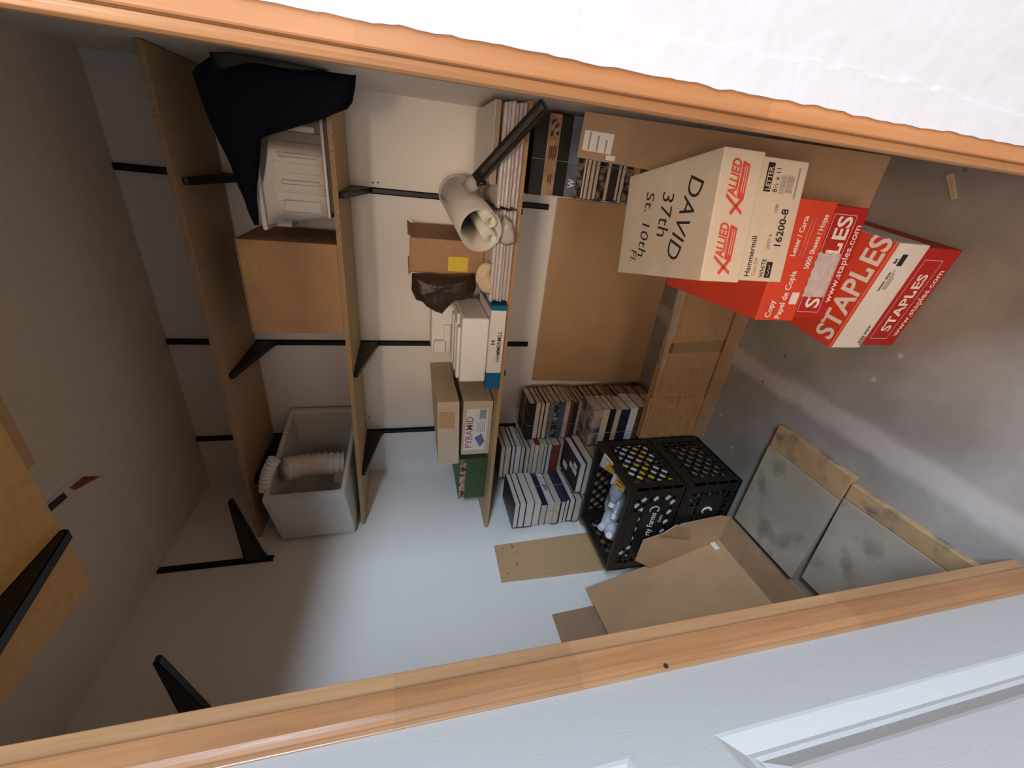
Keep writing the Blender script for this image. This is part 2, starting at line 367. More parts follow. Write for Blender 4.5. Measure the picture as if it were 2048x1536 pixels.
# ------------------------------------------------------------------ shelf hardware
ORD = ['first', 'second', 'third', 'fourth', 'fifth', 'sixth', 'seventh', 'eighth', 'ninth', 'tenth', 'eleventh', 'twelfth', 'thirteenth', 'fourteenth', 'fifteenth', 'sixteenth', 'seventeenth', 'eighteenth', 'nineteenth', 'twentieth']
def standard(label, p, nrm, z0, z1):
    """slotted upright screwed to a wall at p (xy); nrm points into the room"""
    n = Vector((*nrm, 0)); t = Vector((-n.y, n.x, 0))
    o = thing('shelf_standard', label, 'shelf standard', (p[0], p[1], z0), 0, 'black slotted shelf standards')
    w, dpt, L = 0.026, 0.014, z1-z0
    mb = MB()
    for a, b, c0, c1 in ((-w/2, -w/2+0.004, 0, dpt), (w/2-0.004, w/2, 0, dpt), (-w/2, w/2, dpt-0.003, dpt)):
        pts = [t*a+n*c0, t*b+n*c0, t*b+n*c1, t*a+n*c1]
        mb.prism(pts, (0, 0, L))
    mb.build('channel', black, o)
    sl = MB(); k = 0.03
    while k < L-0.03:
        for s in (-0.005, 0.005):
            pts = [t*(s-0.0015)+n*(dpt+0.0004)+Vector((0,0,k)), t*(s+0.0015)+n*(dpt+0.0004)+Vector((0,0,k)), t*(s+0.0015)+n*(dpt+0.0004)+Vector((0,0,k+0.012)), t*(s-0.0015)+n*(dpt+0.0004)+Vector((0,0,k+0.012))]
            sl.add(pts, [(0,1,2,3)])
        k += 0.025
    s_ = sl.build('slots', ink, o); s_['kind'] = 'stuff'
    return o
def bracket(label, p, nrm, z, length=0.40, h=0.095, dot=False):
    n = Vector((*nrm, 0)); t = Vector((-n.y, n.x, 0))
    o = thing('shelf_bracket', label, 'shelf bracket', (p[0], p[1], z), 0, 'black shelf brackets')
    prof = [(0.014, 0), (length, 0), (length+0.004, -0.006), (length, -0.016), (0.05, -h*0.86), (0.014, -h)]
    mb = MB()
    for s in (-0.011, 0.009):
        mb.prism([n*a+t*s+Vector((0, 0, b)) for a, b in prof], t*0.002)
    mb.prism([n*a+t*-0.011+Vector((0, 0, b)) for a, b in ((0.014, 0), (length, 0), (length, -0.002), (0.014, -0.002))], t*0.022)
    mb.prism([n*a+t*-0.011+Vector((0, 0, b)) for a, b in ((length, -0.016), (length+0.004, -0.006), (length, 0), (length-0.003, -0.004))], t*0.022)
    mb.prism([n*a+t*-0.011+Vector((0, 0, b)) for a, b in ((length, -0.016), (0.05, -h*0.86), (0.014, -h), (0.014, -h+0.002), (0.05, -h*0.86+0.002), (length-0.002, -0.0135))], t*0.022)
    mb.build('arm', black, o)
    if dot:
        for s in (-0.0114, 0.0114):
            mb = MB(); q = n*0.06+t*s+Vector((0, 0, -0.035))
            mb.add([q, q+n*0.008, q+n*0.008+Vector((0, 0, -0.006)), q+Vector((0, 0, -0.006))], [(0, 1, 2, 3)])
            mb.build('sticker_dot', redink, o)
    return o
TX = [-0.152, -0.895, -1.462]
TN = ['right-hand', 'middle', 'left-hand']
for x, nme, zb in zip(TX, TN, (0.738, 0.753, 0.765)):
    standard('black slotted metal upright on the back wall, the %s of three' % nme, (x, YB), (0, -1), zb, ZC-0.001)
SH = [('top', 2.165, 1.715), ('middle', 1.672, 1.742)]
for sn, z, yf in SH:
    for x, nme in zip(TX, TN):
        bracket('black bracket under the %s back shelf on the %s upright' % (sn, nme), (x, YB), (0, -1), z, 0.385, dot=(sn == 'middle'))
for x, nme in zip(TX, TN):
    bracket('black bracket under the lowest back shelf on the %s upright' % nme, (x, YB), (0, -1), 0.985 if x > -1 else 0.99, 0.385, 0.06)
standard('short black upright on the left wall beside the doorway bracket pair', (XL, 1.555), (1, 0), 2.076, ZC-0.001)
bracket('empty black bracket on the left wall nearer the shelves', (XL, 1.555), (1, 0), 2.195, 0.385)
standard('short black upright on the left wall hidden by the door jamb', (XL, 0.895), (1, 0), 2.076, ZC-0.001)
bracket('empty black bracket on the left wall nearer the doorway', (XL, 0.895), (1, 0), 2.18, 0.385)
standard('short black upright above the doorway under the front shelf', (-0.79, YF), (0, 1), 2.09, ZC-0.001)
bracket('large dark bracket under the orange shelf above the doorway', (-0.79, YF), (0, 1), 2.165, 0.44)

def shelf_board(label, pts, th, m):
    """pts: underside corners front-left, front-right, back-right, back-left"""
    c = sum((Vector(p) for p in pts), Vector())/4
    o = MB().hexa([Vector(p)-c for p in pts]+[Vector(p)-c+Vector((0, 0, th)) for p in pts]).build('shelf_board', m, bevel=0.0015)
    o.location = c
    for poly in o.data.polygons: poly.material_index = 1 if abs(poly.normal.z) > 0.9 else 0
    return tag(o, label, 'shelf')
shelf_board('top particle board shelf on black brackets along the back wall', [(XL+.003, 1.70, 2.165), (XR-.003, 1.722, 2.165), (XR-.003, YB-.016, 2.165), (XL+.003, YB-.016, 2.165)], 0.019, [particle, parttop])
shelf_board('middle particle board shelf carrying the cardboard box and white bin', [(XL+.003, 1.72, 1.672), (XR-.003, 1.748, 1.672), (XR-.003, YB-.016, 1.672), (XL+.003, YB-.016, 1.672)], 0.019, [particle, parttop])
Z3L, Z3R = 1.018, 0.990
shelf_board('lowest particle board shelf loaded with papers and boxes', [(XL+.003, 1.608, Z3L), (XR-.003, 1.702, Z3R), (XR-.003, YB-.016, Z3R), (XL+.003, YB-.016, Z3L)], 0.019, [particle, parttop])
def z3(x): return Z3R+(Z3L-Z3R)*(x-XR)/(XL-XR)+0.0192
shelf_board('orange plywood shelf above the doorway seen from below', [(-0.955, YF+.016, 2.165), (XR-.003, YF+.016, 2.165), (XR-.003, 0.825, 2.165), (-0.955, 0.825, 2.165)], 0.019, [frontshelf_m, frontshelf_m])
o = MB().box(-0.135, 0.135, -0.1, 0.1, 0, 0.018).build('board', plankm, bevel=0.001); o.location = (-0.50, 0.770, 2.1845); tag(o, 'short brown board lying on the orange shelf above the doorway', 'board')

# screw holes left in the back wall
for hx, hy in ((746, 365), (756, 365), (712, 376), (738, 835), (290, 745)):
    q = at(hx, hy, Y=YB); h_ = MB().tube([(0, 0.001, 0), (0, -0.0006, 0)], 0.004, 8).build('screw_hole', ink, bpy.data.objects['wall_back']); h_.location = q
# ceiling label
o = thing('paper_label', 'torn white printed label stuck to the ceiling', 'label', (-1.11, 1.37, ZC-0.001))
def cl(pts): return [Vector((x+1.11, y-1.37, zz)) for x, y, zz in pts]
MB().prism(cl([(-1.174, 1.515, -0.001), (-1.115, 1.245, -0.001), (-1.078, 1.245, -0.001), (-1.072, 1.350, -0.001)]), (0, 0, 0.001)).build('sheet', whitep, o)
decal(o, 'picture', cl([(-1.158, 1.482, -0.0015), (-1.120, 1.365, -0.0015), (-1.095, 1.350, -0.0015), (-1.105, 1.420, -0.0015)]), mat('rust_print', (0.30, 0.08, 0.03), 0.6, 0.5, 60))
decal(o, 'dark_band', cl([(-1.118, 1.330, -0.0015), (-1.110, 1.250, -0.0015), (-1.083, 1.252, -0.0015), (-1.092, 1.325, -0.0015)]), mat('dark_print', (0.05, 0.04, 0.04), 0.6, 0.3, 60))

# ------------------------------------------------------------------ things on the middle shelf
Z2 = 1.6912
# cardboard box
bx = thing('cardboard_box', 'plain closed cardboard box in the middle of the middle shelf', 'box', (-0.507, 1.745, Z2), 0.0)
MB().box(-0.181, 0.181, 0, 0.34, 0, 0.343).build('body', card3, bx, bevel=0.004)
MB().box(-0.179, 0.181, 0.0, 0.168, 0.343, 0.346).build('flap', card3, bx)
MB().box(-0.179, 0.181, 0.172, 0.34, 0.343, 0.346).build('flap', card3, bx)
MB().box(0.03, 0.15, -0.0008, 0, 0.285, 0.340).build('tape', tapem, bx)
# thin black layer below the bin, then the clear storage bin
o = MB().box(-0.16, 0.16, 0, 0.3, 0, 0.012).build('layer', black, bevel=0.002); o.location = (-0.055, 1.752, Z2); tag(o, 'thin black layer under the clear storage bin', 'layer')
cb = thing('storage_bin', 'clear plastic storage bin with white lid under dark garment', 'storage bin', (-0.075, 1.757, Z2+0.0122), 0.03)
def rectring(x0, x1, y0, y1, z): return [(x0, y0, z), (x1, y0, z), (x1, y1, z), (x0, y1, z)]
r_o0, r_o1 = rectring(-0.155, 0.165, 0, 0.33, 0), rectring(-0.195, 0.185, -0.02, 0.36, 0.212)
r_i0, r_i1 = rectring(-0.151, 0.161, 0.004, 0.326, 0.004), rectring(-0.191, 0.181, -0.016, 0.356, 0.212)
mb = MB().add(r_o0+r_o1+r_i0+r_i1, [(3,2,1,0)]+[(i, (i+1) % 4, 4+(i+1) % 4, 4+i) for i in range(4)]+[(8,9,10,11)]+[(8+(i+1) % 4, 8+i, 12+i, 12+(i+1) % 4) for i in range(4)]+[(4+i, 4+(i+1) % 4, 12+(i+1) % 4, 12+i) for i in range(4)])
mb.build('tub', clearp, cb, bevel=0.002)
for x0, x1 in ((-0.145, -0.105), (-0.055, -0.04), (0.03, 0.045), (0.11, 0.13)):
    m2 = MB(); 
    m2.hexa([(x0, -0.004, 0.03), (x1, -0.004, 0.03), (x1, 0.004, 0.03), (x0, 0.004, 0.03), (x0, -0.018, 0.15), (x1, -0.018, 0.15), (x1, -0.009, 0.15), (x0, -0.009, 0.15)])
    m2.build('rib', frost, cb, bevel=0.003)
MB().box(-0.16, 0.168, -0.004, 0.334, 0, 0.012).build('foot_rim', frost, cb, bevel=0.003)
lid = MB()
lp = [(-0.212+0.0, -0.034), (0.195, -0.034), (0.195, 0.372), (-0.212, 0.372)]
lid.prism([(x, y, 0.212) for x, y in lp], (0, 0, 0.016))
lid.build('lid', foam, cb, bevel=0.007)
MB().box(-0.212, -0.19, 0.10, 0.22, 0.16, 0.215).build('latch', binm, cb, bevel=0.003)
pp = thing('paper_stack', 'stack of papers filed inside the clear storage bin', 'papers', (-0.075, 1.775, Z2+0.017), 0.03)
for k in range(9):
    MB().box(-0.146+k*0.0325, -0.146+k*0.0325+0.0265, 0.006+0.004*(k % 3), 0.30, 0, 0.165+0.010*((k*7) % 3)).build('paper_wad', mat('filed_paper_%d' % (k % 2), ((0.26, 0.22, 0.18), (0.40, 0.35, 0.30))[k % 2], 0.8, 0.06, 10, stretch=(90, 1, 1)), pp)

# garment draped over the bin
CO = [(385,145),(393,132),(429,106),(471,103),(536,112),(622,134),(651,143),(705,150),(712,149),(711,171),(705,205),(695,218),(640,240),(531,273),(522,278),(520,320),(518,351),(514,374),(515,418),(519,450),(509,450),(492,403),(468,343),(440,288),(414,226),(396,182)]
def coatp(px, py):
    q = at(px, py, Y=1.675); 
    yy = 1.675 + max(0, q.z-1.93)*0.35 + max(0, -0.02-q.x)*0.10
    q = at(px, py, Y=yy); q.x = min(q.x, XR-0.012); return q
coat = thing('garment', 'dark navy garment draped over the clear bin and hanging off the shelf', 'garment', coatp(500, 230))
L0 = Vector(coat.location)
def loc(pts): return [p-L0 for p in pts]
puffy('cloth', loc([coatp(*p) for p in CO]), coatp(480, 235)-L0, (-0.25, -1, 0.15), 0.05, navy, coat, wr=0.012, wf=9, back=0.45)
LI = [(430,110),(471,106),(536,115),(622,137),(655,146),(600,146),(545,134),(480,130),(440,146)]
puffy('lining', loc([coatp(*p)+Vector((0.0, -0.045, 0)) for p in LI]), coatp(520, 128)+Vector((0, -0.045, 0))-L0, (-0.3, -1, 0.2), 0.012, olive, coat, rings=4, wr=0.006, wf=20, back=0.8, dense=3)

# white bin lying on its side with the hose
RBf = at(692, 988, Y=1.60); RTf = at(521, 1003, Y=1.60); RTb = at(580, 815, Y=2.10); RBb = Vector((RTb.x, RTb.y, 1.700))
BBf = at(711, 1065, Y=1.655); BTf = at(563, 1082, Y=1.655)
for q in (BBf, BTf): q.x = max(q.x, XL+0.012)
RBf.z = 1.738; BBf.z = max(BBf.z, 1.705)
BBb = RBb+(BBf-RBf); BTb = RTb+(BTf-RTf)
BBb = BBb.lerp(BBf, 0.08); BTb = BTb.lerp(BTf, 0.08)
for q in (BBb, BTb, RTb, RBb): q.y = min(q.y, YB-0.03)
BBb.z = 1.700
wb = thing('plastic_bin', 'white plastic bin lying on its side at the left end', 'bin', (-1.5, 1.85, Z2))
W0 = Vector(wb.location)
R = [p-W0 for p in (RBf, RBb, RTb, RTf)]; B = [p-W0 for p in (BBf, BBb, BTb, BTf)]
rc = sum(R, Vector())/4; bc = sum(B, Vector())/4; ax = (rc-bc).normalized()
Ri = [p.lerp(rc, 0.13) for p in R]; Ri2 = [p.lerp(rc, 0.13)-ax*0.012 for p in R]; Bi = [p.lerp(bc, 0.05)+ax*0.012 for p in B]
vs_ = R+B+Ri+Bi
q4 = lambda a, b: [(a+i, a+(i+1) % 4, b+(i+1) % 4, b+i) for i in range(4)]
bn = MB().add(vs_, q4(4, 0)+[(7,6,5,4)]+q4(0, 8)+q4(8, 12)+[(12,13,14,15)]).build('shell', binm, wb, bevel=0.014, seg=3)
bm = bmesh.new(); bm.from_mesh(bn.data); bmesh.ops.recalc_face_normals(bm, faces=bm.faces); bm.to_mesh(bn.data); bm.free()
# hose
def catmull(P, n=14):
    out = []
    Q = [P[0]]+P+[P[-1]]
    for i in range(1, len(Q)-2):
        for k in range(n):
            t = k/n; a, b, c, d = Q[i-1], Q[i], Q[i+1], Q[i+2]
            out.append(0.5*((2*b)+(c-a)*t+(2*a-5*b+4*c-d)*t*t+(3*b-a-3*c+d)*t**3))
    out.append(P[-1]); return out
hs = thing('flexible_hose', 'white corrugated flexible hose coiled in the white bin', 'hose', tuple(at(640, 930, Y=1.80)))
H0 = Vector(hs.location)
topn = ((RTf+RTb)/2)
HP = [at(686, 926, Y=1.84), at(640, 928, Y=1.82), at(600, 933, Y=1.79), at(566, 940, Y=1.74)]
HP2 = [at(549, 918, Y=1.70), at(538, 938, Y=1.69), at(532, 958, Y=1.68), at(530, 982, Y=1.67)]
path = catmull([p-H0 for p in HP], 22)
mb = MB(); rr = [0.056+0.0045*math.sin(k*1.15)+0.002*noise.noise((k*0.7, 0, 0)) for k in range(len(path))]
mb.tube(path, rr, 18); mb.build('hose_wall', hosem, hs, smooth=True)
path = catmull([p-H0 for p in HP2], 16)
rr = [0.026+0.003*math.sin(k*1.15) for k in range(len(path))]
mb = MB(); mb.tube(path, rr, 18); mb.build('hose_end', hosem, hs, smooth=True)
sc = thing('wood_scrap', 'small tan wooden block inside the white bin', 'block', tuple((RBf+BBf)/2+Vector((0.13, 0.18, 0.012))), 0.5)
MB().box(-0.05, 0.05, -0.03, 0.03, 0, 0.07).build('block', plankm, sc, bevel=0.002)

# ------------------------------------------------------------------ things on the lowest shelf
# sleeved magazines in two piles
def packet(label, x0, x1, y0, y1, z, t, m, seed, rz):
    p = thing('magazine_packet', label, 'magazines', ((x0+x1)/2, (y0+y1)/2, z), rz, 'sleeved magazines on the lowest shelf')
    w_, d_ = (x1-x0)/2, (y1-y0)/2
    MB().box(-w_+0.006, w_-0.006, -d_+0.006, d_-0.01, 0.001, t-0.001).build('paper_block', m, p, bevel=0.001)
    mb = MB(); n = 26
    top = []; bot = []
    for i in range(n+1):
        x = -w_+2*w_*i/n
        dz = 0.0035*noise.noise((x*26, seed, 0)); dy = 0.006*noise.noise((x*19, seed+5, 0))
        top.append((x, -d_-0.004+dy, t-0.002+dz*0.6)); bot.append((x, -d_-0.004+dy, 0.001+dz*0.4))
    k = n+1
    vs_ = top+bot+[(x, -d_+0.05, t+0.0002) for x, y, zz in top]+[(x, -d_+0.05, 0.0004) for x, y, zz in bot]
    fs_ = []
    for i in range(n): fs_ += [(k+i, k+i+1, i+1, i), (i, i+1, 2*k+i+1, 2*k+i), (k+i+1, k+i, 3*k+i, 3*k+i+1)]
    mb.add(vs_, fs_); mb.build('plastic_sleeve', wrap, p, smooth=True)
    return p
pinkp = mat('pink_paper', (0.50, 0.22, 0.21), 0.5, 0.12, 30, stretch=(1, 1, 100)); lilac = mat('pale_paper', (0.70, 0.63, 0.60), 0.5, 0.08, 30, stretch=(1, 1, 100))
whitem = mat('magazine_white', (0.74, 0.70, 0.68), 0.5, 0.08, 30, stretch=(1, 1, 100)); pinkl = mat('pale_pink_paper', (0.60, 0.42, 0.38), 0.5, 0.10, 30, stretch=(1, 1, 100))
lay = [(0.012, lilac, 'cream'), (0.016, pinkp, 'rose pink'), (0.011, pinkl, 'pale pink'), (0.014, whitem, 'white'), (0.013, whitem, 'white'), (0.013, lilac, 'ivory')]
for pi, (xa, xb, pl) in enumerate(((-0.135, 0.208, 'right'), (-0.497, -0.142, 'left'))):
    z = z3(xb if pi == 0 else xa)+0.0008+(0.004 if pi == 0 else 0.0005)
    for k, (t, m, cn) in enumerate(lay):
        packet('%s plastic-sleeved magazines, %s from the bottom of the %s shelf pile' % (cn, ORD[k], pl), xa+0.004*math.sin(k*2.1), xb-0.003*(k % 3), 1.682-0.004*pi+0.004*math.sin(k*3.3)-0.02*pi, 2.12, z, t, m, k*3.7+pi*11, 0.004*math.sin(k))
        z += t+0.0006
zt = z
o = thing('flat_carton', 'flat white-topped carton with brown edge on the right magazine pile', 'carton', (0.072, 1.915, zt+0.0004+0.004))
MB().box(-0.133, 0.133, -0.235, 0.20, 0, 0.0195).build('tray', mat('grey_board', (0.36, 0.27, 0.19), 0.8, 0.06, 14), o, bevel=0.001)
MB().box(-0.131, 0.133, -0.233, 0.20, 0.0197, 0.021).build('liner', whitep, o)
# slumped plastic off the pile
puffy_pts = [(1008,430),(1024,442),(1031,470),(1029,488),(1012,492),(1000,486),(996,455)]
o = thing('plastic_bag', 'crumpled clear plastic bag hanging off the magazine piles', 'plastic bag', tuple(at(1012, 460, Y=1.64)))
c0 = Vector(o.location); puffy('film', [at(*p, Y=1.64)-c0 for p in puffy_pts], (0, 0, 0), (0, -1, 0), 0.018, frost, o, rings=4, wr=0.004, wf=40, back=0.5)
# box with yellow note
yb = thing('cardboard_box', 'small open cardboard box with a yellow note stuck on it', 'box', tuple(at(960, 512, Y=1.835).xy)+(zt+0.0005,), -0.09)
yb.location.x = -0.365
hh = 1.414-yb.location.z
MB().box(-0.075, 0.072, 0, 0.27, 0, hh).build('body', card, yb, bevel=0.003)
MB().hexa([(-0.075,0.01,hh),(-0.072,0.01,hh),(-0.072,0.26,hh),(-0.075,0.26,hh),(-0.089,0.01,hh+0.012),(-0.086,0.01,hh+0.012),(-0.086,0.26,hh+0.012),(-0.089,0.26,hh+0.012)]).build('flap', card, yb)
MB().hexa([(0.072,0.01,hh),(0.075,0.01,hh),(0.075,0.26,hh),(0.072,0.26,hh),(0.082,0.01,hh+0.014),(0.085,0.01,hh+0.014),(0.085,0.26,hh+0.014),(0.082,0.26,hh+0.014)]).build('flap', card, yb)
MB().box(-0.07, 0.07, 0.0, 0.003, hh, hh+0.008).build('flap', card, yb)
MB().box(-0.060, 0.003, -0.002, -0.0004, hh*0.22, hh*0.50).build('sticky_note', yellow, yb)
# brown bag
BG = [(824,546),(862,549),(905,550),(950,549),(952,575),(945,595),(910,600),(892,618),(884,628),(866,620),(852,612),(845,603),(832,600),(823,580)]
o = thing('plastic_bag', 'dark brown crumpled bag beside the box with the yellow note', 'bag', tuple(at(880, 570, Y=1.79)))
c0 = Vector(o.location); puffy('film', [at(*p, Y=1.79)-c0 for p in BG], (0, 0, 0), (-0.2, -1, 0.1), 0.055, brownbag, o, rings=7, wr=0.016, wf=16, back=0.8)
# beige glove-like cloth
GL = [(951,548),(956,534),(965,527),(976,524),(984,528),(981,545),(983,560),(986,580),(984,590),(976,588),(966,586),(957,574),(951,562)]
o = thing('cloth', 'crumpled beige cloth lying at the end of the magazine pile', 'cloth', tuple(at(968, 555, Y=1.665)))
c0 = Vector(o.location); puffy('fabric', [at(*p, Y=1.665)-c0 for p in GL], (0, 0, 0), (-0.2, -1, 0.4), 0.013, beige, o, rings=5, wr=0.010, wf=38, back=1.0)

# paper tube with two rolls
ta = at(962, 462, Y=1.58); tb = at(914, 388, Y=2.03)
tb.z = max(tb.z, zt+0.095)
o = thing('mailing_tube', 'wide frosted plastic tube holding two rolled posters', 'tube', tuple(ta))
t0 = ta; axd = (tb-ta)
mb = MB(); n = 32; Rr = 0.079
ax_ = axd.normalized(); sx_ = ax_.cross(Vector((0, 0, 1))).normalized(); sy_ = sx_.cross(ax_)
def ringp(c, r): return [c+(sx_*math.cos(2*math.pi*k/n)+sy_*math.sin(2*math.pi*k/n))*r for k in range(n)]
RG = [ringp(Vector(), Rr), ringp(axd, Rr), ringp(axd, Rr-0.003), ringp(Vector(), Rr-0.003)]
vs_ = [p for r in RG for p in r]; fs_ = []
for a, b in ((0, 1), (1, 2), (2, 3), (3, 0)):
    for k in range(n):
        j = (k+1) % n; fs_.append((a*n+k, b*n+k, b*n+j, a*n+j))
tw = mb.add(vs_, fs_).build('tube_wall', mat('frosted_tube', (0.60, 0.55, 0.51), 0.3, 0.05, 10), o, smooth=True)
MB().lathe([(0, Rr+0.001), (0.03, Rr+0.002)], axd-ax_*0.02, ax_, 32).build('end_cap', whitep, o, smooth=False)
for i, (px, py, r) in enumerate(((982, 443, 0.0255), (983, 478, 0.0275))):
    q = at(px, py, Y=1.60)
    ro = thing('rolled_poster', ('upper' if i == 0 else 'lower')+' of two white rolled posters inside the tube' if False else ('right' if i == 0 else 'left')+' of the two white rolled posters in the tube', 'rolled poster', tuple(q), 0, 'posters in the tube')
    mb = MB(); pts = []
    for k in range(44):
        a = k*0.36; rad = r*(1-0.0100*k); pts.append((rad*math.cos(a), rad*math.sin(a)))
    vs_ = []; L_ = axd*0.85
    for x, y in pts: vs_ += [sx_*x+sy_*y, sx_*x+sy_*y+L_]
    fs_ = [(2*k, 2*k+1, 2*k+3, 2*k+2) for k in range(43)]
    s = mb.add(vs_, fs_).build('paper', mat('poster_paper', (0.66, 0.66, 0.56), 0.7, 0.05, 20), ro, smooth=True)
    sd = s.modifiers.new('thick', 'SOLIDIFY'); sd.thickness = 0.0012
# dark steel bar
ba = at(946, 366, Y=1.70); bb = at(1092, 196, Y=1.52); bb.x = min(bb.x, XR-0.03)
o = thing('steel_bar', 'dark steel bar leaning across the magazine pile with a clamp', 'bar', tuple(ba))
mb = MB(); d_ = bb-ba
mb.bar((0, 0, 0), d_, 0.040, 0.024, (0.3, -1, 0.4)); mb.build('bar', darkbar_m, o, bevel=0.002)
mb = MB(); mb.bar(d_*0.15+Vector((0.0, -0.014, 0.006)), d_*0.98+Vector((0.0, -0.014, 0.006)), 0.016, 0.006, (0.3, -1, 0.4)); mb.build('rail', mat('worn_steel', (0.075, 0.065, 0.058), 0.4, 0.3, 40, metallic=0.3), o, bevel=0.002)
mb = MB(); mb.lathe([(0, 0.026), (0.03, 0.030), (0.05, 0.022)], -d_.normalized()*0.03, d_, 12); mb.build('clamp', mat('grey_plastic', (0.35, 0.32, 0.29), 0.6, 0.1, 20), o, smooth=True)
mb = MB(); mb.lathe([(0, 0.010), (0.035, 0.008)], (0.0, -0.03, -0.01), (0.2, -0.2, -1), 10); mb.build('thumb_screw', darkbar_m, o, smooth=True)

# blue and white paper ream carton
hb = thing('paper_carton', 'blue and white paper carton under the foam block', 'carton', (-0.712, 1.640, z3(-0.9)+0.0005), -0.005)
MB().box(-0.20, 0.20, 0, 0.29, 0, 0.066).build('carton', blue, hb, bevel=0.002)
MB().box(-0.115, 0.178, -0.0008, 0.291, 0.0015, 0.0668).build('white_wrap', whitep, hb)
text(hb, 'HAMMERMILL', 0.026, (-0.06, -0.0016, 0.013), (1, 0, 0), (0, 0, 1), ink, 0.006, name='lettering', sx=0.93)
text(hb, 'H', 0.026, (0.022, -0.0016, 0.040), (1, 0, 0), (0, 0, 1), ink, 0.02, sx=1.2)
# foam block on the ream carton
fb = thing('foam_block', 'thick white polystyrene packing block on the blue paper carton', 'packing foam', (-0.728, 1.652, z3(-0.9)+0.068), 0.0)
mb = MB().box(-0.152, 0.152, 0, 0.30, 0, 0.118); mb.build('block', foam, fb, bevel=0.010, seg=3)
for y0, y1 in ((0.03, 0.07), (0.115, 0.165), (0.22, 0.27)):
    MB().box(-0.146, 0.10, y0, y1, 0.117, 0.132).build('ridge', foam, fb, bevel=0.006)
MB().box(0.09, 0.146, 0.08, 0.22, 0.117, 0.129).build('ridge', foam, fb, bevel=0.006)
# second foam
fb2 = thing('foam_block', 'white polystyrene corner piece standing behind the thick foam block', 'packing foam', (-0.735, 1.965, z3(-0.7)+0.0006), 0.0)
MB().box(-0.13, 0.13, 0.0, 0.15, 0, 0.295).build('block', foam, fb2, bevel=0.008, seg=3)
MB().box(-0.125, -0.06, -0.035, 0.001, 0.225, 0.285).build('lug', foam, fb2, bevel=0.008, seg=3)
MB().box(-0.125, 0.02, -0.02, 0.001, 0.20, 0.235).build('lug', foam, fb2, bevel=0.006, seg=3)

# beige carton with lid
pyb = thing('carton', 'beige carton with sagging lid and a pyramid picture label', 'carton', (-1.172, 1.702, z3(-1.3)+0.0005), 0.0)
MB().box(-0.160, 0.160, 0, 0.425, 0, 0.146).build('body', beigec, pyb, bevel=0.003)
# lid: shallow shell lifted and tipped to the left
lz = 0.150
mb = MB()
c8 = [(-0.195, -0.022, lz+0.008), (0.163, -0.006, lz+0.018), (0.165, 0.428, lz+0.026), (-0.19, 0.428, lz), (-0.215, -0.004, lz+0.112), (0.160, 0.0, lz+0.122), (0.163, 0.425, lz+0.132), (-0.205, 0.425, lz+0.105)]
P8 = [Vector(p) for p in c8]
mb.add(P8, [(0, 1, 5, 4), (1, 2, 6, 5), (2, 3, 7, 6), (3, 0, 4, 7), (4, 5, 6, 7)])
lid = mb.build('lid', beigec, pyb); sd = lid.modifiers.new('thick', 'SOLIDIFY'); sd.thickness = 0.004; sd.offset = -1
def onf(u, v, lift=0.0015): # bilinear point on the lid front
    a = P8[0].lerp(P8[1], u); b = P8[4].lerp(P8[5], u); return a.lerp(b, v)+Vector((0, -lift, 0))
decal(pyb, 'tape', [onf(0.60, 0.25, .006), onf(0.84, 0.22, .006), onf(0.86, 0.92, .006), onf(0.62, 0.94, .006)], tapem)
decal(pyb, 'tape', [onf(0.72, 0.98, 0.001)+Vector((0, 0, 0.003)), onf(0.96, 0.98, 0.001)+Vector((0, 0, 0.003)), Vector((0.120, 0.06, lz+0.127)), Vector((0.04, 0.06, lz+0.124))], tapem)
decal(pyb, 'label', [(-0.130, -0.0008, 0.030), (-0.050, -0.0008, 0.020), (0.118, -0.0008, 0.020), (0.118, -0.0008, 0.128), (-0.132, -0.0008, 0.136)], whitep)
text(pyb, 'PYRAMID', 0.050, (-0.118, -0.0016, 0.094), (1, 0, 0), (0, 0, 1), mat('plum_ink', (0.34, 0.10, 0.10), 0.6, 0.1, 20), 0.004, sx=0.92)
decal(pyb, 'pyramid_picture', [(-0.112, -0.0015, 0.050), (-0.078, -0.0015, 0.028), (-0.030, -0.0015, 0.048), (-0.056, -0.0015, 0.082)], mat('blue_print', (0.10, 0.16, 0.30), 0.5, 0.3, 40))
decal(pyb, 'picture', [(0.058, -0.0015, 0.030), (0.112, -0.0015, 0.030), (0.112, -0.0015, 0.064), (0.058, -0.0015, 0.064)], mat('grey_print', (0.30, 0.31, 0.33), 0.5, 0.3, 60))
for k in range(5):
    decal(pyb, 'print_line', [(-0.020, -0.0015, 0.034+k*0.009), (0.046-0.008*(k % 2), -0.0015, 0.034+k*0.009), (0.046-0.008*(k % 2), -0.0015, 0.037+k*0.009), (-0.020, -0.0015, 0.037+k*0.009)], greyink)
# green box
gb = thing('binder_box', 'dark green box with a strip of pictures along its top', 'box', (-1.497, 1.702, z3(-1.5)+0.0005), 0.0)
MB().box(-0.135, 0.135, 0, 0.32, 0, 0.145).build('body', green, gb, bevel=0.003)
pic = mat('picture_strip', (0.04, 0.02, 0.02), 0.4, scale=26, col2=(0.62, 0.36, 0.22), contrast=(0.42, 0.58))
MB().box(-0.133, 0.134, -0.001, 0.0, 0.113, 0.143).build('picture_strip', pic, gb)
mb = MB(); mb.tube([(-0.085+0.010*math.cos(a), -0.001, 0.028+0.010*math.sin(a)) for a in [k*0.5 for k in range(9)]], 0.0012, 6); mb.build('emblem', mat('pale_green_print', (0.12, 0.16, 0.09), 0.5, 0.1, 30), gb)

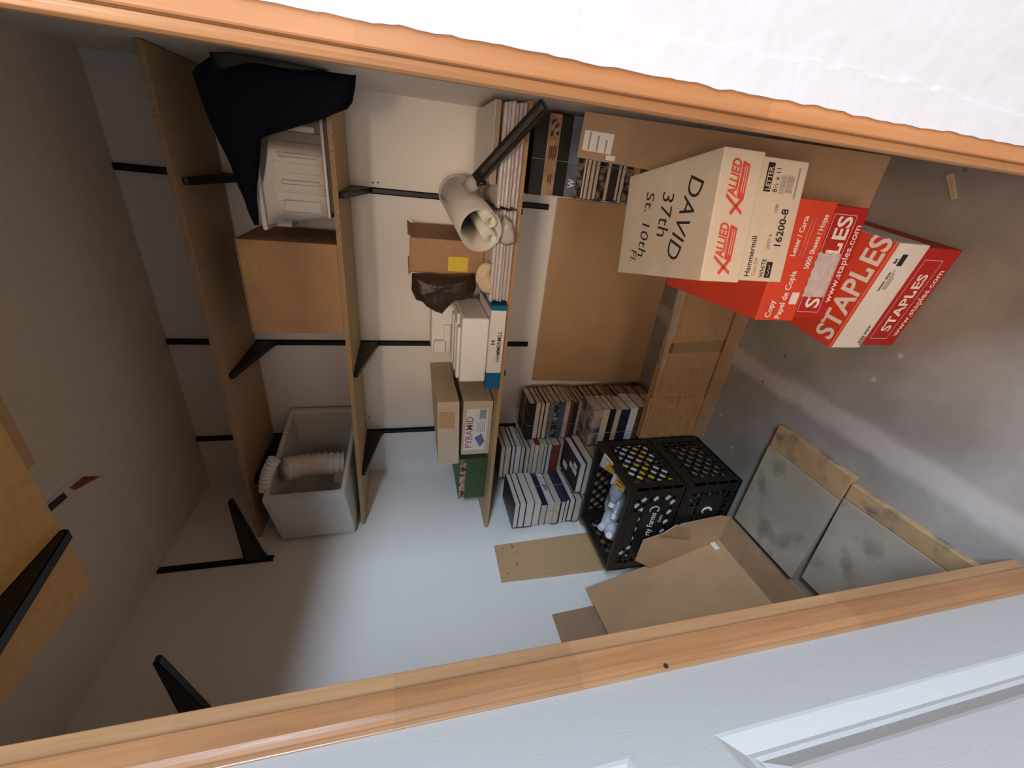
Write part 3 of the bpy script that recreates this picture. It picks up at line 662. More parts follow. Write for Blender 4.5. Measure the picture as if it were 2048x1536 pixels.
# ------------------------------------------------------------------ books
CV = {n: mat('cover_'+n, c, 0.4, 0.25, 25) for n, c in dict(black=(0.012, 0.012, 0.012), charcoal=(0.035, 0.033, 0.034), navy=(0.012, 0.017, 0.045), brown=(0.10, 0.055, 0.03), tan=(0.36, 0.22, 0.13), red=(0.20, 0.035, 0.025), maroon=(0.10, 0.02, 0.025), grey=(0.16, 0.155, 0.16), slate=(0.08, 0.09, 0.12), cream=(0.50, 0.42, 0.33), white=(0.62, 0.58, 0.55), pink=(0.46, 0.30, 0.30), yellow=(0.50, 0.40, 0.18), purple=(0.05, 0.035, 0.09), blue=(0.13, 0.145, 0.20)).items()}
PICT = mat('cover_picture', (0.06, 0.04, 0.04), 0.35, scale=16, col2=(0.36, 0.25, 0.20), contrast=(0.40, 0.62)); CV['pictured'] = PICT
CV['mottled'] = mat('cover_mottled', (0.02, 0.02, 0.02), 0.35, scale=40, col2=(0.28, 0.23, 0.18), contrast=(0.45, 0.66))
CNAME = dict(charcoal='dark grey', pictured='picture-covered', mottled='speckled')
def book(label, cx, cy, z, w, d, t, cover, pg, spine, rz=0.0, group=None):
    o = thing('book', label, 'book', (cx, cy, z), rz, group)
    a, b = w/2, d/2; ct = min(0.003, t*0.14); e = 0.003
    ins = {'left': (0, e, e, e), 'right': (e, 0, e, e), 'front': (e, e, 0, e), 'back': (e, e, e, 0)}[spine]
    mb = MB()
    mb.box(-a, a, -b, b, 0, ct).box(-a, a, -b, b, t-ct, t)
    s = 0.003
    if spine == 'left': mb.box(-a, -a+s, -b, b, ct, t-ct)
    if spine == 'right': mb.box(a-s, a, -b, b, ct, t-ct)
    if spine == 'front': mb.box(-a, a, -b, -b+s, ct, t-ct)
    if spine == 'back': mb.box(-a, a, b-s, b, ct, t-ct)
    mb.build('cover', CV[cover], o)
    k = [max(x, s*0.95) if x == 0 else x for x in ins]
    MB().box(-a+k[0], a-k[1], -b+k[2], b-k[3], ct, t-ct).build('pages', pages_m[pg], o)
    return o
def stack(name, where, x0, x1, y0, y1, ztop, rows, jit=0.006, zfloor=None):
    """rows top to bottom: thickness, cover, page kind, spine side"""
    z = ztop; out = []; sd = random.Random(name)
    total = sum(r[0]+0.0006 for r in rows)
    z = ztop-total
    for k in range(len(rows)-1, -1, -1):
        r = rows[k]; t, cv, pg, sp = r[:4]
        dw = r[4] if len(r) > 4 else 0; dx = r[5] if len(r) > 5 else 0
        w_, d_ = x1-x0-sd.uniform(0, 0.012)-dw, y1-y0-sd.uniform(0, 0.014)
        cx = (x0+x1)/2+sd.uniform(-jit, jit)*0.6+dx; cy = y0+d_/2+sd.uniform(0, jit)
        nm = CNAME.get(cv, cv)
        b = book('%s book, %s from the top of %s' % (nm, ORD[k], where), cx, cy, z, w_, d_, t, cv, pg, sp, sd.uniform(-0.012, 0.012), name)
        out.append((b, z, t)); z += t+0.0006
    return out[::-1]
def twine(label, x0, x1, y0, y1, z0, z1, fx=0.5, fy=0.5):
    o = thing('twine', label, 'twine', ((x0+x1)/2, (y0+y1)/2, z0), 0)
    c = Vector(o.location); e = 0.0025; mb = MB()
    xm = x0+(x1-x0)*fx; ym = y0+(y1-y0)*fy
    for pts in ([(x0-e, ym, z0), (x1+e, ym, z0), (x1+e, ym, z1+e), (x0-e, ym, z1+e), (x0-e, ym, z0)], [(xm, y0-e, z0), (xm, y1+e, z0), (xm, y1+e, z1+e), (xm, y0-e, z1+e), (xm, y0-e, z0)]):
        for i in range(4): mb.tube([Vector(pts[i])-c, Vector(pts[i+1])-c], 0.0011, 5)
    mb.build('loop', string_m, o); return o

A = stack('books in the leftmost stack', 'the leftmost book stack behind the crates', -1.748, -1.562, 1.552, 1.808, 0.898,
    [(.028, 'charcoal', 1, 'left'), (.036, 'black', 1, 'left'), (.046, 'black', 1, 'left'), (.038, 'pink', 1, 'left', .012), (.037, 'navy', 0, 'right', .028, -.006), (.036, 'white', 0, 'right', .026, -.006), (.042, 'black', 0, 'left', .016, -.006), (.026, 'purple', 1, 'right', .02, -.004), (.022, 'charcoal', 1, 'right', .02), (.032, 'black', 1, 'left', .016), (.04, 'brown', 0, 'left', .02)])
tz = A[-1][1]
text(A[5][0], 'ART', 0.022, ((-1.562+1.655)-0.007, 0.06, 0.008), (0, -1, 0), (0, 0, 1), ink, 0.03) if False else None
for bk, s, ln in ((A[5], 'ART', 0.026),):
    t_ = text(bk[0], s, ln, (0.0795, -0.02, 0.007), (0, 1, 0), (0, 0, 1), ink, 0.03)
twine('thin twine tied round the leftmost book stack', -1.742, -1.568, 1.552, 1.806, A[-1][1], A[4][1]+A[4][2], 0.62, 0.5)
Bk = stack('books in the back left stack', 'the back left book stack against the corner', -1.615, -1.392, 1.825, 2.05, 0.930,
    [(.026, 'brown', 0, 'left'), (.036, 'maroon', 0, 'left'), (.022, 'black', 1, 'left'), (.034, 'slate', 1, 'left'), (.026, 'charcoal', 0, 'left', .01, -.008), (.028, 'black', 0, 'left', 0, -.018), (.024, 'pink', 0, 'back', 0, .004), (.030, 'red', 1, 'right', .0, .004), (.028, 'yellow', 0, 'left', .0, .006), (.022, 'charcoal', 1, 'left'), (.024, 'grey', 1, 'left'), (.05, 'red', 0, 'front'), (.04, 'brown', 0, 'left'), (.04, 'grey', 0, 'left')])
Ck = stack('books in the tall back stack', 'the tall book stack beside the brown panel', -1.375, -1.130, 1.862, 2.055, 0.785,
    [(.036, 'black', 1, 'front'), (.032, 'charcoal', 0, 'back'), (.022, 'brown', 0, 'back'), (.028, 'black', 0, 'back'), (.026, 'grey', 0, 'front'), (.036, 'mottled', 0, 'front'), (.032, 'slate', 0, 'front'), (.026, 'cream', 0, 'front'), (.022, 'red', 0, 'front', 0.0), (.026, 'charcoal', 0, 'front'),
     (.030, 'black', 0, 'left'), (.026, 'charcoal', 0, 'left'), (.034, 'black', 0, 'left'), (.030, 'brown', 0, 'left'), (.040, 'black', 0, 'left'), (.045, 'maroon', 0, 'left'), (.028, 'black', 0, 'left'), (.024, 'brown', 0, 'left'), (.03, 'black', 0, 'left'), (.21, 'brown', 0, 'left')][:19])
zc_ = Ck[-1][1]
twine('thin twine tied round the tall book stack', -1.372, -1.134, 1.862, 2.05, Ck[9][1], Ck[0][1]+Ck[0][2], 0.4, 0.45)
Dk = stack('books in the middle stack', 'the low middle stack behind the black crates', -1.225, -1.008, 1.582, 1.735, 0.545,
    [(.052, 'pictured', 2, 'front'), (.034, 'cream', 2, 'back'), (.034, 'black', 0, 'front'), (.030, 'tan', 2, 'back'), (.050, 'navy', 0, 'front'), (.042, 'white', 1, 'back'), (.07, 'brown', 0, 'front'), (.07, 'black', 0, 'front'), (.07, 'brown', 0, 'front'), (.0845, 'charcoal', 0, 'front')])
text(Dk[4][0], 'I C E', 0.024, (-0.045, -0.079, 0.013), (1, 0, 0), (0, 0, 1), mat('orange_print', (0.55, 0.30, 0.16), 0.5, 0.1, 30), 0.02) if False else None
twine('thin twine tied round the low middle book stack', -1.222, -1.012, 1.582, 1.73, Dk[5][1], Dk[0][1]+Dk[0][2], 0.35, 0.5)
Fk = stack('books between the stacks', 'the pile just behind the crate rim', -1.535, -1.305, 1.545, 1.800, 0.575,
    [(.036, 'black', 1, 'left', .03), (.045, 'maroon', 0, 'back')])
for x0, x1, y0, y1 in ((0.0, 0.032, -0.10, -0.045), (0.0, 0.032, -0.04, 0.0), (0.038, 0.062, -0.095, -0.05), (-0.06, -0.02, 0.02, 0.08)):
    decal(Fk[0][0], 'cover_square', [(x0, y0, 0.0364), (x1, y0, 0.0364), (x1, y1, 0.0364), (x0, y1, 0.0364)], printw)
# cartons that carry the bundles, hidden behind the crates
for x0, x1, y0, y1, z1, lb in ((-1.76, -1.295, 1.535, 1.805, min(Fk[-1][1], A[-1][1])-0.001, 'cardboard carton on the floor carrying the leftmost book bundles'), (-1.62, -1.385, 1.815, 2.06, Bk[-1][1]-0.001, 'cardboard carton in the corner carrying the back left books')):
    o = thing('cardboard_box', lb, 'box', ((x0+x1)/2, (y0+y1)/2, 0)); w_, d_ = (x1-x0)/2, (y1-y0)/2
    MB().box(-w_, w_, -d_, d_, 0, z1-0.002).build('body', card2, o, bevel=0.003)
    MB().box(-w_, w_, -0.03, 0.03, z1-0.002, z1-0.0012).build('tape', tapem, o)
if A[-1][1] > Fk[-1][1]+0.002:
    zz = min(Fk[-1][1], A[-1][1]); h_ = A[-1][1]-zz-0.0005
    if h_ > 0.004: book('thick brown book at the very bottom of the leftmost book stack', -1.655, 1.68, zz, 0.17, 0.23, h_, 'brown', 0, 'left', 0, 'books in the leftmost stack')
if zc_ > 0.004:
    k = 2 if zc_ < 0.12 else 3
    for i in range(k): book('%s book, %s from the floor of the tall book stack' % (('dark grey', 'brown', 'black')[i], ORD[i]), -1.253, 1.957, i*zc_/k+0.0003, 0.24, 0.185, zc_/k-0.0008, ('charcoal', 'brown', 'black')[i], 0, 'left', 0, 'books in the tall back stack')
if Fk[-1][1] > A[-1][1]+0.002:
    h_ = Fk[-1][1]-A[-1][1]-0.0008
    book('brown book at the bottom of the pile behind the crate rim', -1.42, 1.672, A[-1][1]+0.0003, 0.22, 0.25, h_, 'brown', 0, 'front', 0, 'books between the stacks')
# right-hand stack
Gk = stack('books in the right stack', 'the right book stack under the shelf', -0.088, 0.206, 1.805, 2.09, 0.945,
    [(.055, 'black', 1, 'front'), (.050, 'tan', 0, 'front'), (.048, 'black', 0, 'front'), (.046, 'blue', 0, 'front'), (.026, 'mottled', 0, 'front'), (.012, 'brown', 1, 'back'), (.020, 'charcoal', 0, 'back'), (.019, 'grey', 0, 'back'), (.021, 'black', 0, 'back'), (.030, 'mottled', 0, 'front'), (.020, 'brown', 0, 'back'), (.030, 'charcoal', 0, 'front'), (.018, 'black', 0, 'back'), (.020, 'mottled', 0, 'back'), (.034, 'mottled', 0, 'front'), (.026, 'tan', 0, 'front'), (.036, 'mottled', 0, 'front'), (.028, 'brown', 0, 'front'), (.03, 'black', 0, 'front')], 0.004)
zg = Gk[-1][1]
for i in range(4): book('thick dark book, %s from the floor of the right book stack' % ORD[i], 0.058, 1.95, i*zg/4+0.0003, 0.28, 0.27, zg/4-0.0008, 'charcoal', 0, 'front', 0, 'books in the right stack')
rb = Gk[1][0]
inkbr = mat('brown_print', (0.10, 0.03, 0.02), 0.5, 0.3, 60)
decal(rb, 'spine_picture', [(0.06, -0.1432, 0.008), (0.125, -0.1432, 0.008), (0.125, -0.1432, 0.042), (0.06, -0.1432, 0.042)], mat('spine_figure', (0.34, 0.20, 0.12), 0.5, scale=70, col2=(0.04, 0.015, 0.012), contrast=(0.48, 0.56)))
for k in range(4): decal(rb, 'spine_line', [(-0.01-0.004*(k % 2), -0.1432, 0.010+k*0.0085), (0.035, -0.1432, 0.010+k*0.0085), (0.035, -0.1432, 0.0145+k*0.0085), (-0.01-0.004*(k % 2), -0.1432, 0.0145+k*0.0085)], inkbr)
for k in range(2): decal(rb, 'spine_line', [(-0.105+0.008*k, -0.1432, 0.018+k*0.010), (-0.065-0.004*k, -0.1432, 0.018+k*0.010), (-0.065-0.004*k, -0.1432, 0.022+k*0.010), (-0.105+0.008*k, -0.1432, 0.022+k*0.010)], inkbr)
text(Gk[3][0], 'W', 0.040, (-0.108, -0.1435, 0.008), (1, 0, 0), (0, 0, 1), printw, 0.03, sx=0.75)
twine('pale twine tied round the right book stack', -0.086, 0.202, 1.803, 2.085, Gk[-1][1], Gk[0][1]+Gk[0][2], 0.46, 0.5)

# ------------------------------------------------------------------ things on the floor
def slab(name, label, cat, corners, th, m, nrm=None):
    """flat sheet from four corners (world) with real thickness"""
    C = [Vector(c) for c in corners]; c0 = Vector((sum(c.x for c in C)/4, sum(c.y for c in C)/4, min(c.z for c in C)))
    n = (C[1]-C[0]).cross(C[3]-C[0]).normalized() if nrm is None else Vector(nrm)
    o = MB().prism([c-c0 for c in C], n*th).build(name, m, bevel=0.0015); o.location = c0
    return tag(o, label, cat)
# brown panel leaning on the back wall
slab('panel', 'large brown hardboard panel leaning against the back wall', 'panel', [(-1.125, 2.075, 0.001), (-0.105, 2.075, 0.001), (-0.105, 2.122, 0.700), (-1.125, 2.122, 0.700)], -0.006, mdf)
# narrow carton leaning at the right
fc = slab('flat_carton', 'tall narrow flattened carton with white label leaning at the right', 'carton', [(0.000, 1.130, 0.001), (0.152, 1.133, 0.001), (0.205, 1.640, 0.815), (0.062, 1.640, 0.820)], -0.016, mat('cardboard_flat', (0.37, 0.235, 0.142), 0.8, 0.06, 14, bump=0.04, bscale=90))
f0 = Vector(fc.location)
def fcp(u, v, lift=0.0012):
    a = Vector((0.000, 1.130, 0.001)).lerp(Vector((0.152, 1.133, 0.001)), u); b = Vector((0.062, 1.640, 0.820)).lerp(Vector((0.205, 1.640, 0.815)), u)
    return a.lerp(b, v)+Vector((0, -0.84, 0.53)).normalized()*lift-f0
decal(fc, 'address_label', [fcp(0.18, 0.875), fcp(0.62, 0.875), fcp(0.62, 0.985), fcp(0.18, 0.985)], whitep)
for k in range(3): decal(fc, 'label_line', [fcp(0.60-0.42+0.02, 0.965-k*0.032-0.006, .002), fcp(0.60-0.06*k, 0.965-k*0.032-0.006, .002), fcp(0.60-0.06*k, 0.965-k*0.032, .002), fcp(0.20, 0.965-k*0.032, .002)], greyink)
decal(fc, 'small_label', [fcp(0.05, 0.855), fcp(0.16, 0.855), fcp(0.16, 0.89), fcp(0.05, 0.89)], whitep)
decal(fc, 'crease', [fcp(0.0, 0.60), fcp(1.0, 0.60), fcp(1.0, 0.603), fcp(0.0, 0.603)], card2)

# ---- paper cartons
def pcarton(name, label, fx, fy, z, rot, w, d, h, lidh, body_m, lid_m, top_m=None, over=0.006):
    """front bottom centre at (fx, fy)"""
    o = thing(name, label, 'carton', (fx, fy, z), rot)
    MB().box(-w/2+over, w/2-over, over, d-over, 0, h-0.004).build('body', body_m, o, bevel=0.003)
    lid = MB().box(-w/2, w/2, 0, d, h-lidh, h).build('lid', [lid_m, top_m or lid_m], o, bevel=0.003)
    if top_m:
        for p in lid.data.polygons:
            if abs(p.normal.z) > 0.9 or abs(p.normal.x) > 0.9: p.material_index = 1 if abs(p.normal.z) > 0.9 else 0
    return o
def quad(parent, name, x0, x1, z0, z1, y, m): return decal(parent, name, [(x0, y, z0), (x1, y, z0), (x1, y, z1), (x0, y, z1)], m)
def frame(parent, x0, x1, z0, z1, y, m, t=0.0012):
    mb = MB()
    for a, b, c, d_ in ((x0, x1, z0, z0+t), (x0, x1, z1-t, z1), (x0, x0+t, z0, z1), (x1-t, x1, z0, z1)):
        mb.add([(a, y, c), (b, y, c), (b, y, d_), (a, y, d_)], [(0, 1, 2, 3)])
    return mb.build('print_frame', m, parent)
def staples(parent, x0, z0, size, y, m, xd=(1,0,0), yd=(0,0,1), width=None):
    """the wordmark with its L drawn as a bent staple"""
    xd = Vector(xd); yd = Vector(yd); o_ = Vector((x0, y, z0)) if not isinstance(y, Vector) else y
    t1 = text(parent, 'STAP', size, o_, xd, yd, m, 0.022, sx=0.98)
    wd = max(v.co.dot(xd) for v in t1.data.vertices)-o_.dot(xd)
    p = o_+xd*(wd+size*0.05); s = size*0.72
    def q(a, b): return p+xd*(a*s)+yd*(b*s)
    MB().add([q(0, 1), q(0, -0.02), q(0.62, -0.02), q(0.62, 0.36), q(0.44, 0.36), q(0.44, 0.16), q(0.2, 0.16), q(0.2, 1)], [(0, 1, 6, 7), (1, 2, 5, 6), (2, 3, 4, 5)]).build('lettering', m, parent)
    text(parent, 'ES', size, p+xd*(0.72*s), xd, yd, m, 0.022, sx=0.98)
whitelid = mat('white_carton', (0.66, 0.62, 0.57), 0.6, 0.05, 12)
# bottom
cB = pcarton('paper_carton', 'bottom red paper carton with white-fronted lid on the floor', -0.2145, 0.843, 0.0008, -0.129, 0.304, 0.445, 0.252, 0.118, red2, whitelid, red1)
staples(cB, 0, 0, 0.078, Vector((-0.134, 0.010, 0.2528)), printw, (1, 0, 0), (0, 1, 0))
quad(cB, 'red_edge', -0.151, 0.151, 0.243, 0.2515, -0.0006, red1)
text(cB, 'copy paper', 0.013, (-0.135, -0.0012, 0.150), (1, 0, 0), (0, 0, 1), ink, 0.02); text(cB, 'letter size', 0.013, (0.025, -0.0012, 0.208), (1, 0, 0), (0, 0, 1), ink, 0.02)
for k in range(3): quad(cB, 'print_line', 0.03, 0.085-0.01*k, 0.1995-k*0.006, 0.202-k*0.006, -0.0012, greyink)
quad(cB, 'bar_code', -0.142, -0.112, 0.138, 0.147, -0.0012, greyink); quad(cB, 'badge', 0.095, 0.125, 0.190, 0.208, -0.0012, ink)
text(cB, '84', 0.013, (0.100, -0.0012, 0.214), (1, 0, 0), (0, 0, 1), ink, 0.03)
staples(cB, -0.098, 0.060, 0.047, 0.0052, printw); frame(cB, -0.122, 0.115, 0.045, 0.112, 0.0050, printw)
text(cB, 'www.staples.com', 0.031, (-0.112, 0.0048, 0.014), (1, 0, 0), (0, 0, 1), printw, 0.012, sx=0.92)
# middle
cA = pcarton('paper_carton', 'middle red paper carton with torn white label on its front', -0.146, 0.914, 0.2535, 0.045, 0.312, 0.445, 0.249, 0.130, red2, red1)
text(cA, 'Copy', 0.026, (-0.148, -0.0012, 0.205), (1, 0, 0), (0, 0, 1), printw, 0.02, sx=0.85); text(cA, 'Papel de Copia', 0.027, (-0.150, -0.0012, 0.170), (1, 0, 0), (0, 0, 1), printw, 0.02, sx=0.80)
text(cA, 'Letter / Carta', 0.022, (0.018, -0.0012, 0.196), (1, 0, 0), (0, 0, 1), printw, 0.02, sx=0.80)
for k in range(2): quad(cA, 'print_line', 0.02, 0.115, 0.180-k*0.011, 0.184-k*0.011, -0.0012, mat('faded_print', (0.60, 0.16, 0.12), 0.6, 0.2, 40))
text(cA, '5000 Sheets / Hojas', 0.023, (-0.012, -0.0012, 0.136), (1, 0, 0), (0, 0, 1), printw, 0.02, sx=0.74)
quad(cA, 'white_square', -0.108, -0.075, 0.132, 0.158, -0.0012, whitep)
staples(cA, -0.118, 0.045, 0.066, 0.0050, printw); frame(cA, -0.130, 0.130, 0.034, 0.110, 0.0050, printw)
text(cA, 'www.staples.com', 0.031, (-0.100, 0.0048, 0.008), (1, 0, 0), (0, 0, 1), printw, 0.012, sx=0.95)
lab = []
for i in range(20):
    a = i/19; lab.append((-0.086+0.118*a, 0.0035, 0.118-0.004*abs(math.sin(i*2.3))))
for i in range(12):
    a = i/11; lab.append((0.032+0.004*math.sin(i*2), 0.0035, 0.112-0.072*a))
for i in range(20):
    a = i/19; lab.append((0.032-0.118*a, 0.0035, 0.037+0.003*abs(math.sin(i*1.7))))
decal(cA, 'torn_label', lab, mat('label_paper', (0.52, 0.46, 0.45), 0.7, 0.14, 45))
for x in (-0.156, ):  # left side print
    for y0, y1, z0, z1 in ((0.03, 0.20, 0.150, 0.235), (0.22, 0.41, 0.150, 0.235), (0.035, 0.10, 0.165, 0.205)):
        mb = MB(); t = 0.0015
        for a, b, c, e in ((y0, y1, z0, z0+t), (y0, y1, z1-t, z1), (y0, y0+t, z0, z1), (y1-t, y1, z0, z1)):
            mb.add([(x-0.0008, b, c), (x-0.0008, a, c), (x-0.0008, a, e), (x-0.0008, b, e)], [(0, 1, 2, 3)])
        mb.build('print_frame', printw, cA)
# top
cC = pcarton('paper_carton', 'cream paper carton with handwriting on its lid, topmost of the stack', -0.050, 0.893, 0.5035, 0.185, 0.291, 0.418, 0.247, 0.112, creamc, creamc)
for x in (-0.118, 0.018):
    text(cC, 'ALLIED', 0.034, (x+0.028, -0.0012, 0.196), (1, 0, 0), (0, 0, 1), redink, 0.03, shear=0.25, sx=0.72)
    decal(cC, 'logo_block', [(x+0.022, -0.0012, 0.172), (x+0.098, -0.0012, 0.172), (x+0.104, -0.0012, 0.192), (x+0.026, -0.0012, 0.192)], redink)
    decal(cC, 'logo_arrow', [(x+0.034, -0.0014, 0.221), (x+0.026, -0.0014, 0.221), (x-0.010, -0.0014, 0.170), (x-0.002, -0.0014, 0.170)], redink)
    decal(cC, 'logo_arrow', [(x-0.012, -0.0014, 0.198), (x-0.006, -0.0014, 0.204), (x+0.030, -0.0014, 0.178), (x+0.024, -0.0014, 0.172)], redink)
    for k in range(2): quad(cC, 'logo_line', x+0.036, x+0.094, 0.177+k*0.006, 0.179+k*0.006, -0.0016, creamc)
yb_ = 0.0048
text(cC, 'Hammermill', 0.022, (-0.130, yb_, 0.104), (1, 0, 0), (0, 0, 1), ink, 0.008, sx=0.88)
text(cC, 'Tidal DP', 0.014, (-0.128, yb_, 0.087), (1, 0, 0), (0, 0, 1), greyink, 0.0, sx=0.9)
text(cC, 'WHITE', 0.017, (-0.130, yb_, 0.062), (1, 0, 0), (0, 0, 1), ink, 0.006, sx=0.85)
quad(cC, 'black_badge', -0.130, -0.091, 0.040, 0.058, yb_, ink); mb = MB(); mb.tube([Vector((-0.126+0.0035*k, yb_-0.0004, 0.049+0.003*math.sin(k*1.9))) for k in range(9)], 0.0008, 5); mb.build('badge_mark', creamc, cC)
text(cC, '20/50 lb', 0.014, (-0.062, yb_, 0.062), (1, 0, 0), (0, 0, 1), greyink, 0.01, sx=0.8); text(cC, '10M', 0.014, (0.020, yb_, 0.062), (1, 0, 0), (0, 0, 1), greyink, 0.01, sx=0.85)
text(cC, '16200-8', 0.028, (-0.058, yb_, 0.030), (1, 0, 0), (0, 0, 1), ink, 0.015, sx=0.98)
quad(cC, 'black_badge', 0.066, 0.128, 0.098, 0.117, yb_, ink); text(cC, 'LETTER', 0.019, (0.069, yb_-0.0006, 0.101), (1, 0, 0), (0, 0, 1), creamc, 0.015, sx=0.80)
text(cC, '8\u00bd x 11', 0.019, (0.066, yb_, 0.078), (1, 0, 0), (0, 0, 1), ink, 0.004, sx=0.85)
quad(cC, 'grey_patch', 0.064, 0.104, 0.058, 0.072, yb_, mat('pale_grey_ink', (0.42, 0.37, 0.31), 0.6, 0.15, 80))
mb = MB(); x = 0.068
while x < 0.104:
    wv = random.uniform(0.0008, 0.0022); mb.add([(x, yb_, 0.034), (x+wv, yb_, 0.034), (x+wv, yb_, 0.055), (x, yb_, 0.055)], [(0, 1, 2, 3)]); x += wv+random.uniform(0.0008, 0.0018)
mb.build('bar_code', greyink, cC)
quad(cC, 'print_line', 0.056, 0.124, 0.022, 0.026, yb_, greyink)
hw = mat('marker_ink', (0.025, 0.018, 0.014), 0.7, 0.2, 30)
def hand(s, size, x, y, tl=0.03, **k): return text(cC, s, size, (x, y, 0.2476), (-1, tl, 0), (-tl, -1, 0), hw, **k)
hand('DAVID', 0.085, 0.108, 0.102, 0.30, bold=-0.002, sx=0.80, shear=0.12)
hand('37th', 0.078, 0.082, 0.215, bold=-0.004, sx=0.85, shear=0.2)
hand('St. 10th', 0.062, 0.090, 0.300, bold=-0.004, sx=0.95, shear=0.2)
hand('Fl.', 0.050, -0.070, 0.345, bold=-0.004, sx=0.9, shear=0.2)

# ---- flooring carton standing on edge at the back
fl = thing('flooring_carton', 'long taped flooring carton with wood print standing before the panel', 'carton', (-0.80, 1.505, 0.0012))
def fbox(n_, x0, x1, y0, y1, z0, z1, m, bev=0.002): return MB().box(x0, x1, y0, y1, z0, z1).build(n_, m, fl, bevel=bev)
fbox('body', -0.36, 0.47, 0.0, 0.058, 0, 0.288, florm)
fbox('end_panel', -0.372, -0.100, -0.010, -0.001, 0.004, 0.312, florm)
fbox('front_flap', -0.108, 0.05, -0.004, -0.001, 0.012, 0.286, florm)
MB().hexa([(-0.13, -0.002, 0.289), (0.47, -0.002, 0.289), (0.47, 0.055, 0.289), (-0.13, 0.002, 0.289), (-0.13, -0.002, 0.291), (0.47, -0.002, 0.291), (0.47, 0.055, 0.291), (-0.13, 0.004, 0.291)]).build('top_flap', mat('pale_carton_edge', (0.42, 0.36, 0.30), 0.6, 0.08, 20), fl)
for x0, x1 in ((0.17, 0.25), (-0.32, -0.27)):
    pass
dk = mat('brown_tape', (0.14, 0.075, 0.03), 0.25, 0.1, 20)
MB().hexa([(0.14, -0.0062, 0.003), (0.20, -0.0062, 0.003), (0.20, -0.005, 0.003), (0.14, -0.005, 0.003), (0.135, -0.0035, 0.285), (0.18, -0.0035, 0.285), (0.18, -0.002, 0.285), (0.135, -0.002, 0.285)]).build('tape', dk, fl)
tg = MB(); nx, nz_ = 26, 14
for i in range(nx+1):
    for k in range(nz_+1):
        x = -0.09+0.50*i/nx; z = 0.02+0.255*k/nz_
        tg.v.append(Vector((x, -0.0105+0.0035*noise.noise((x*22, z*22, 3))+0.0015*noise.noise((x*60, z*60, 8)), z)))
for i in range(nx):
    for k in range(nz_):
        a = i*(nz_+1)+k; tg.f.append([a, a+nz_+1, a+nz_+2, a+1]); tg.m.append(0)
tg.build('clear_tape', tapeclear, fl, smooth=True)
text(fl, 'Premium Flooring', 0.024, (0.02, 0.022, 0.2915), (1, 0.05, 0), (0, 1, 0), greyink, 0.0, shear=0.2) if False else None
# flap lying in front of it on the floor
slab('cardboard_flap', 'brown cardboard strip lying on the floor along the flooring carton', 'cardboard', [(-1.10, 1.425, 0.004), (-0.34, 1.424, 0.004), (-0.34, 1.492, 0.010), (-1.13, 1.492, 0.010)], -0.0035, card2)

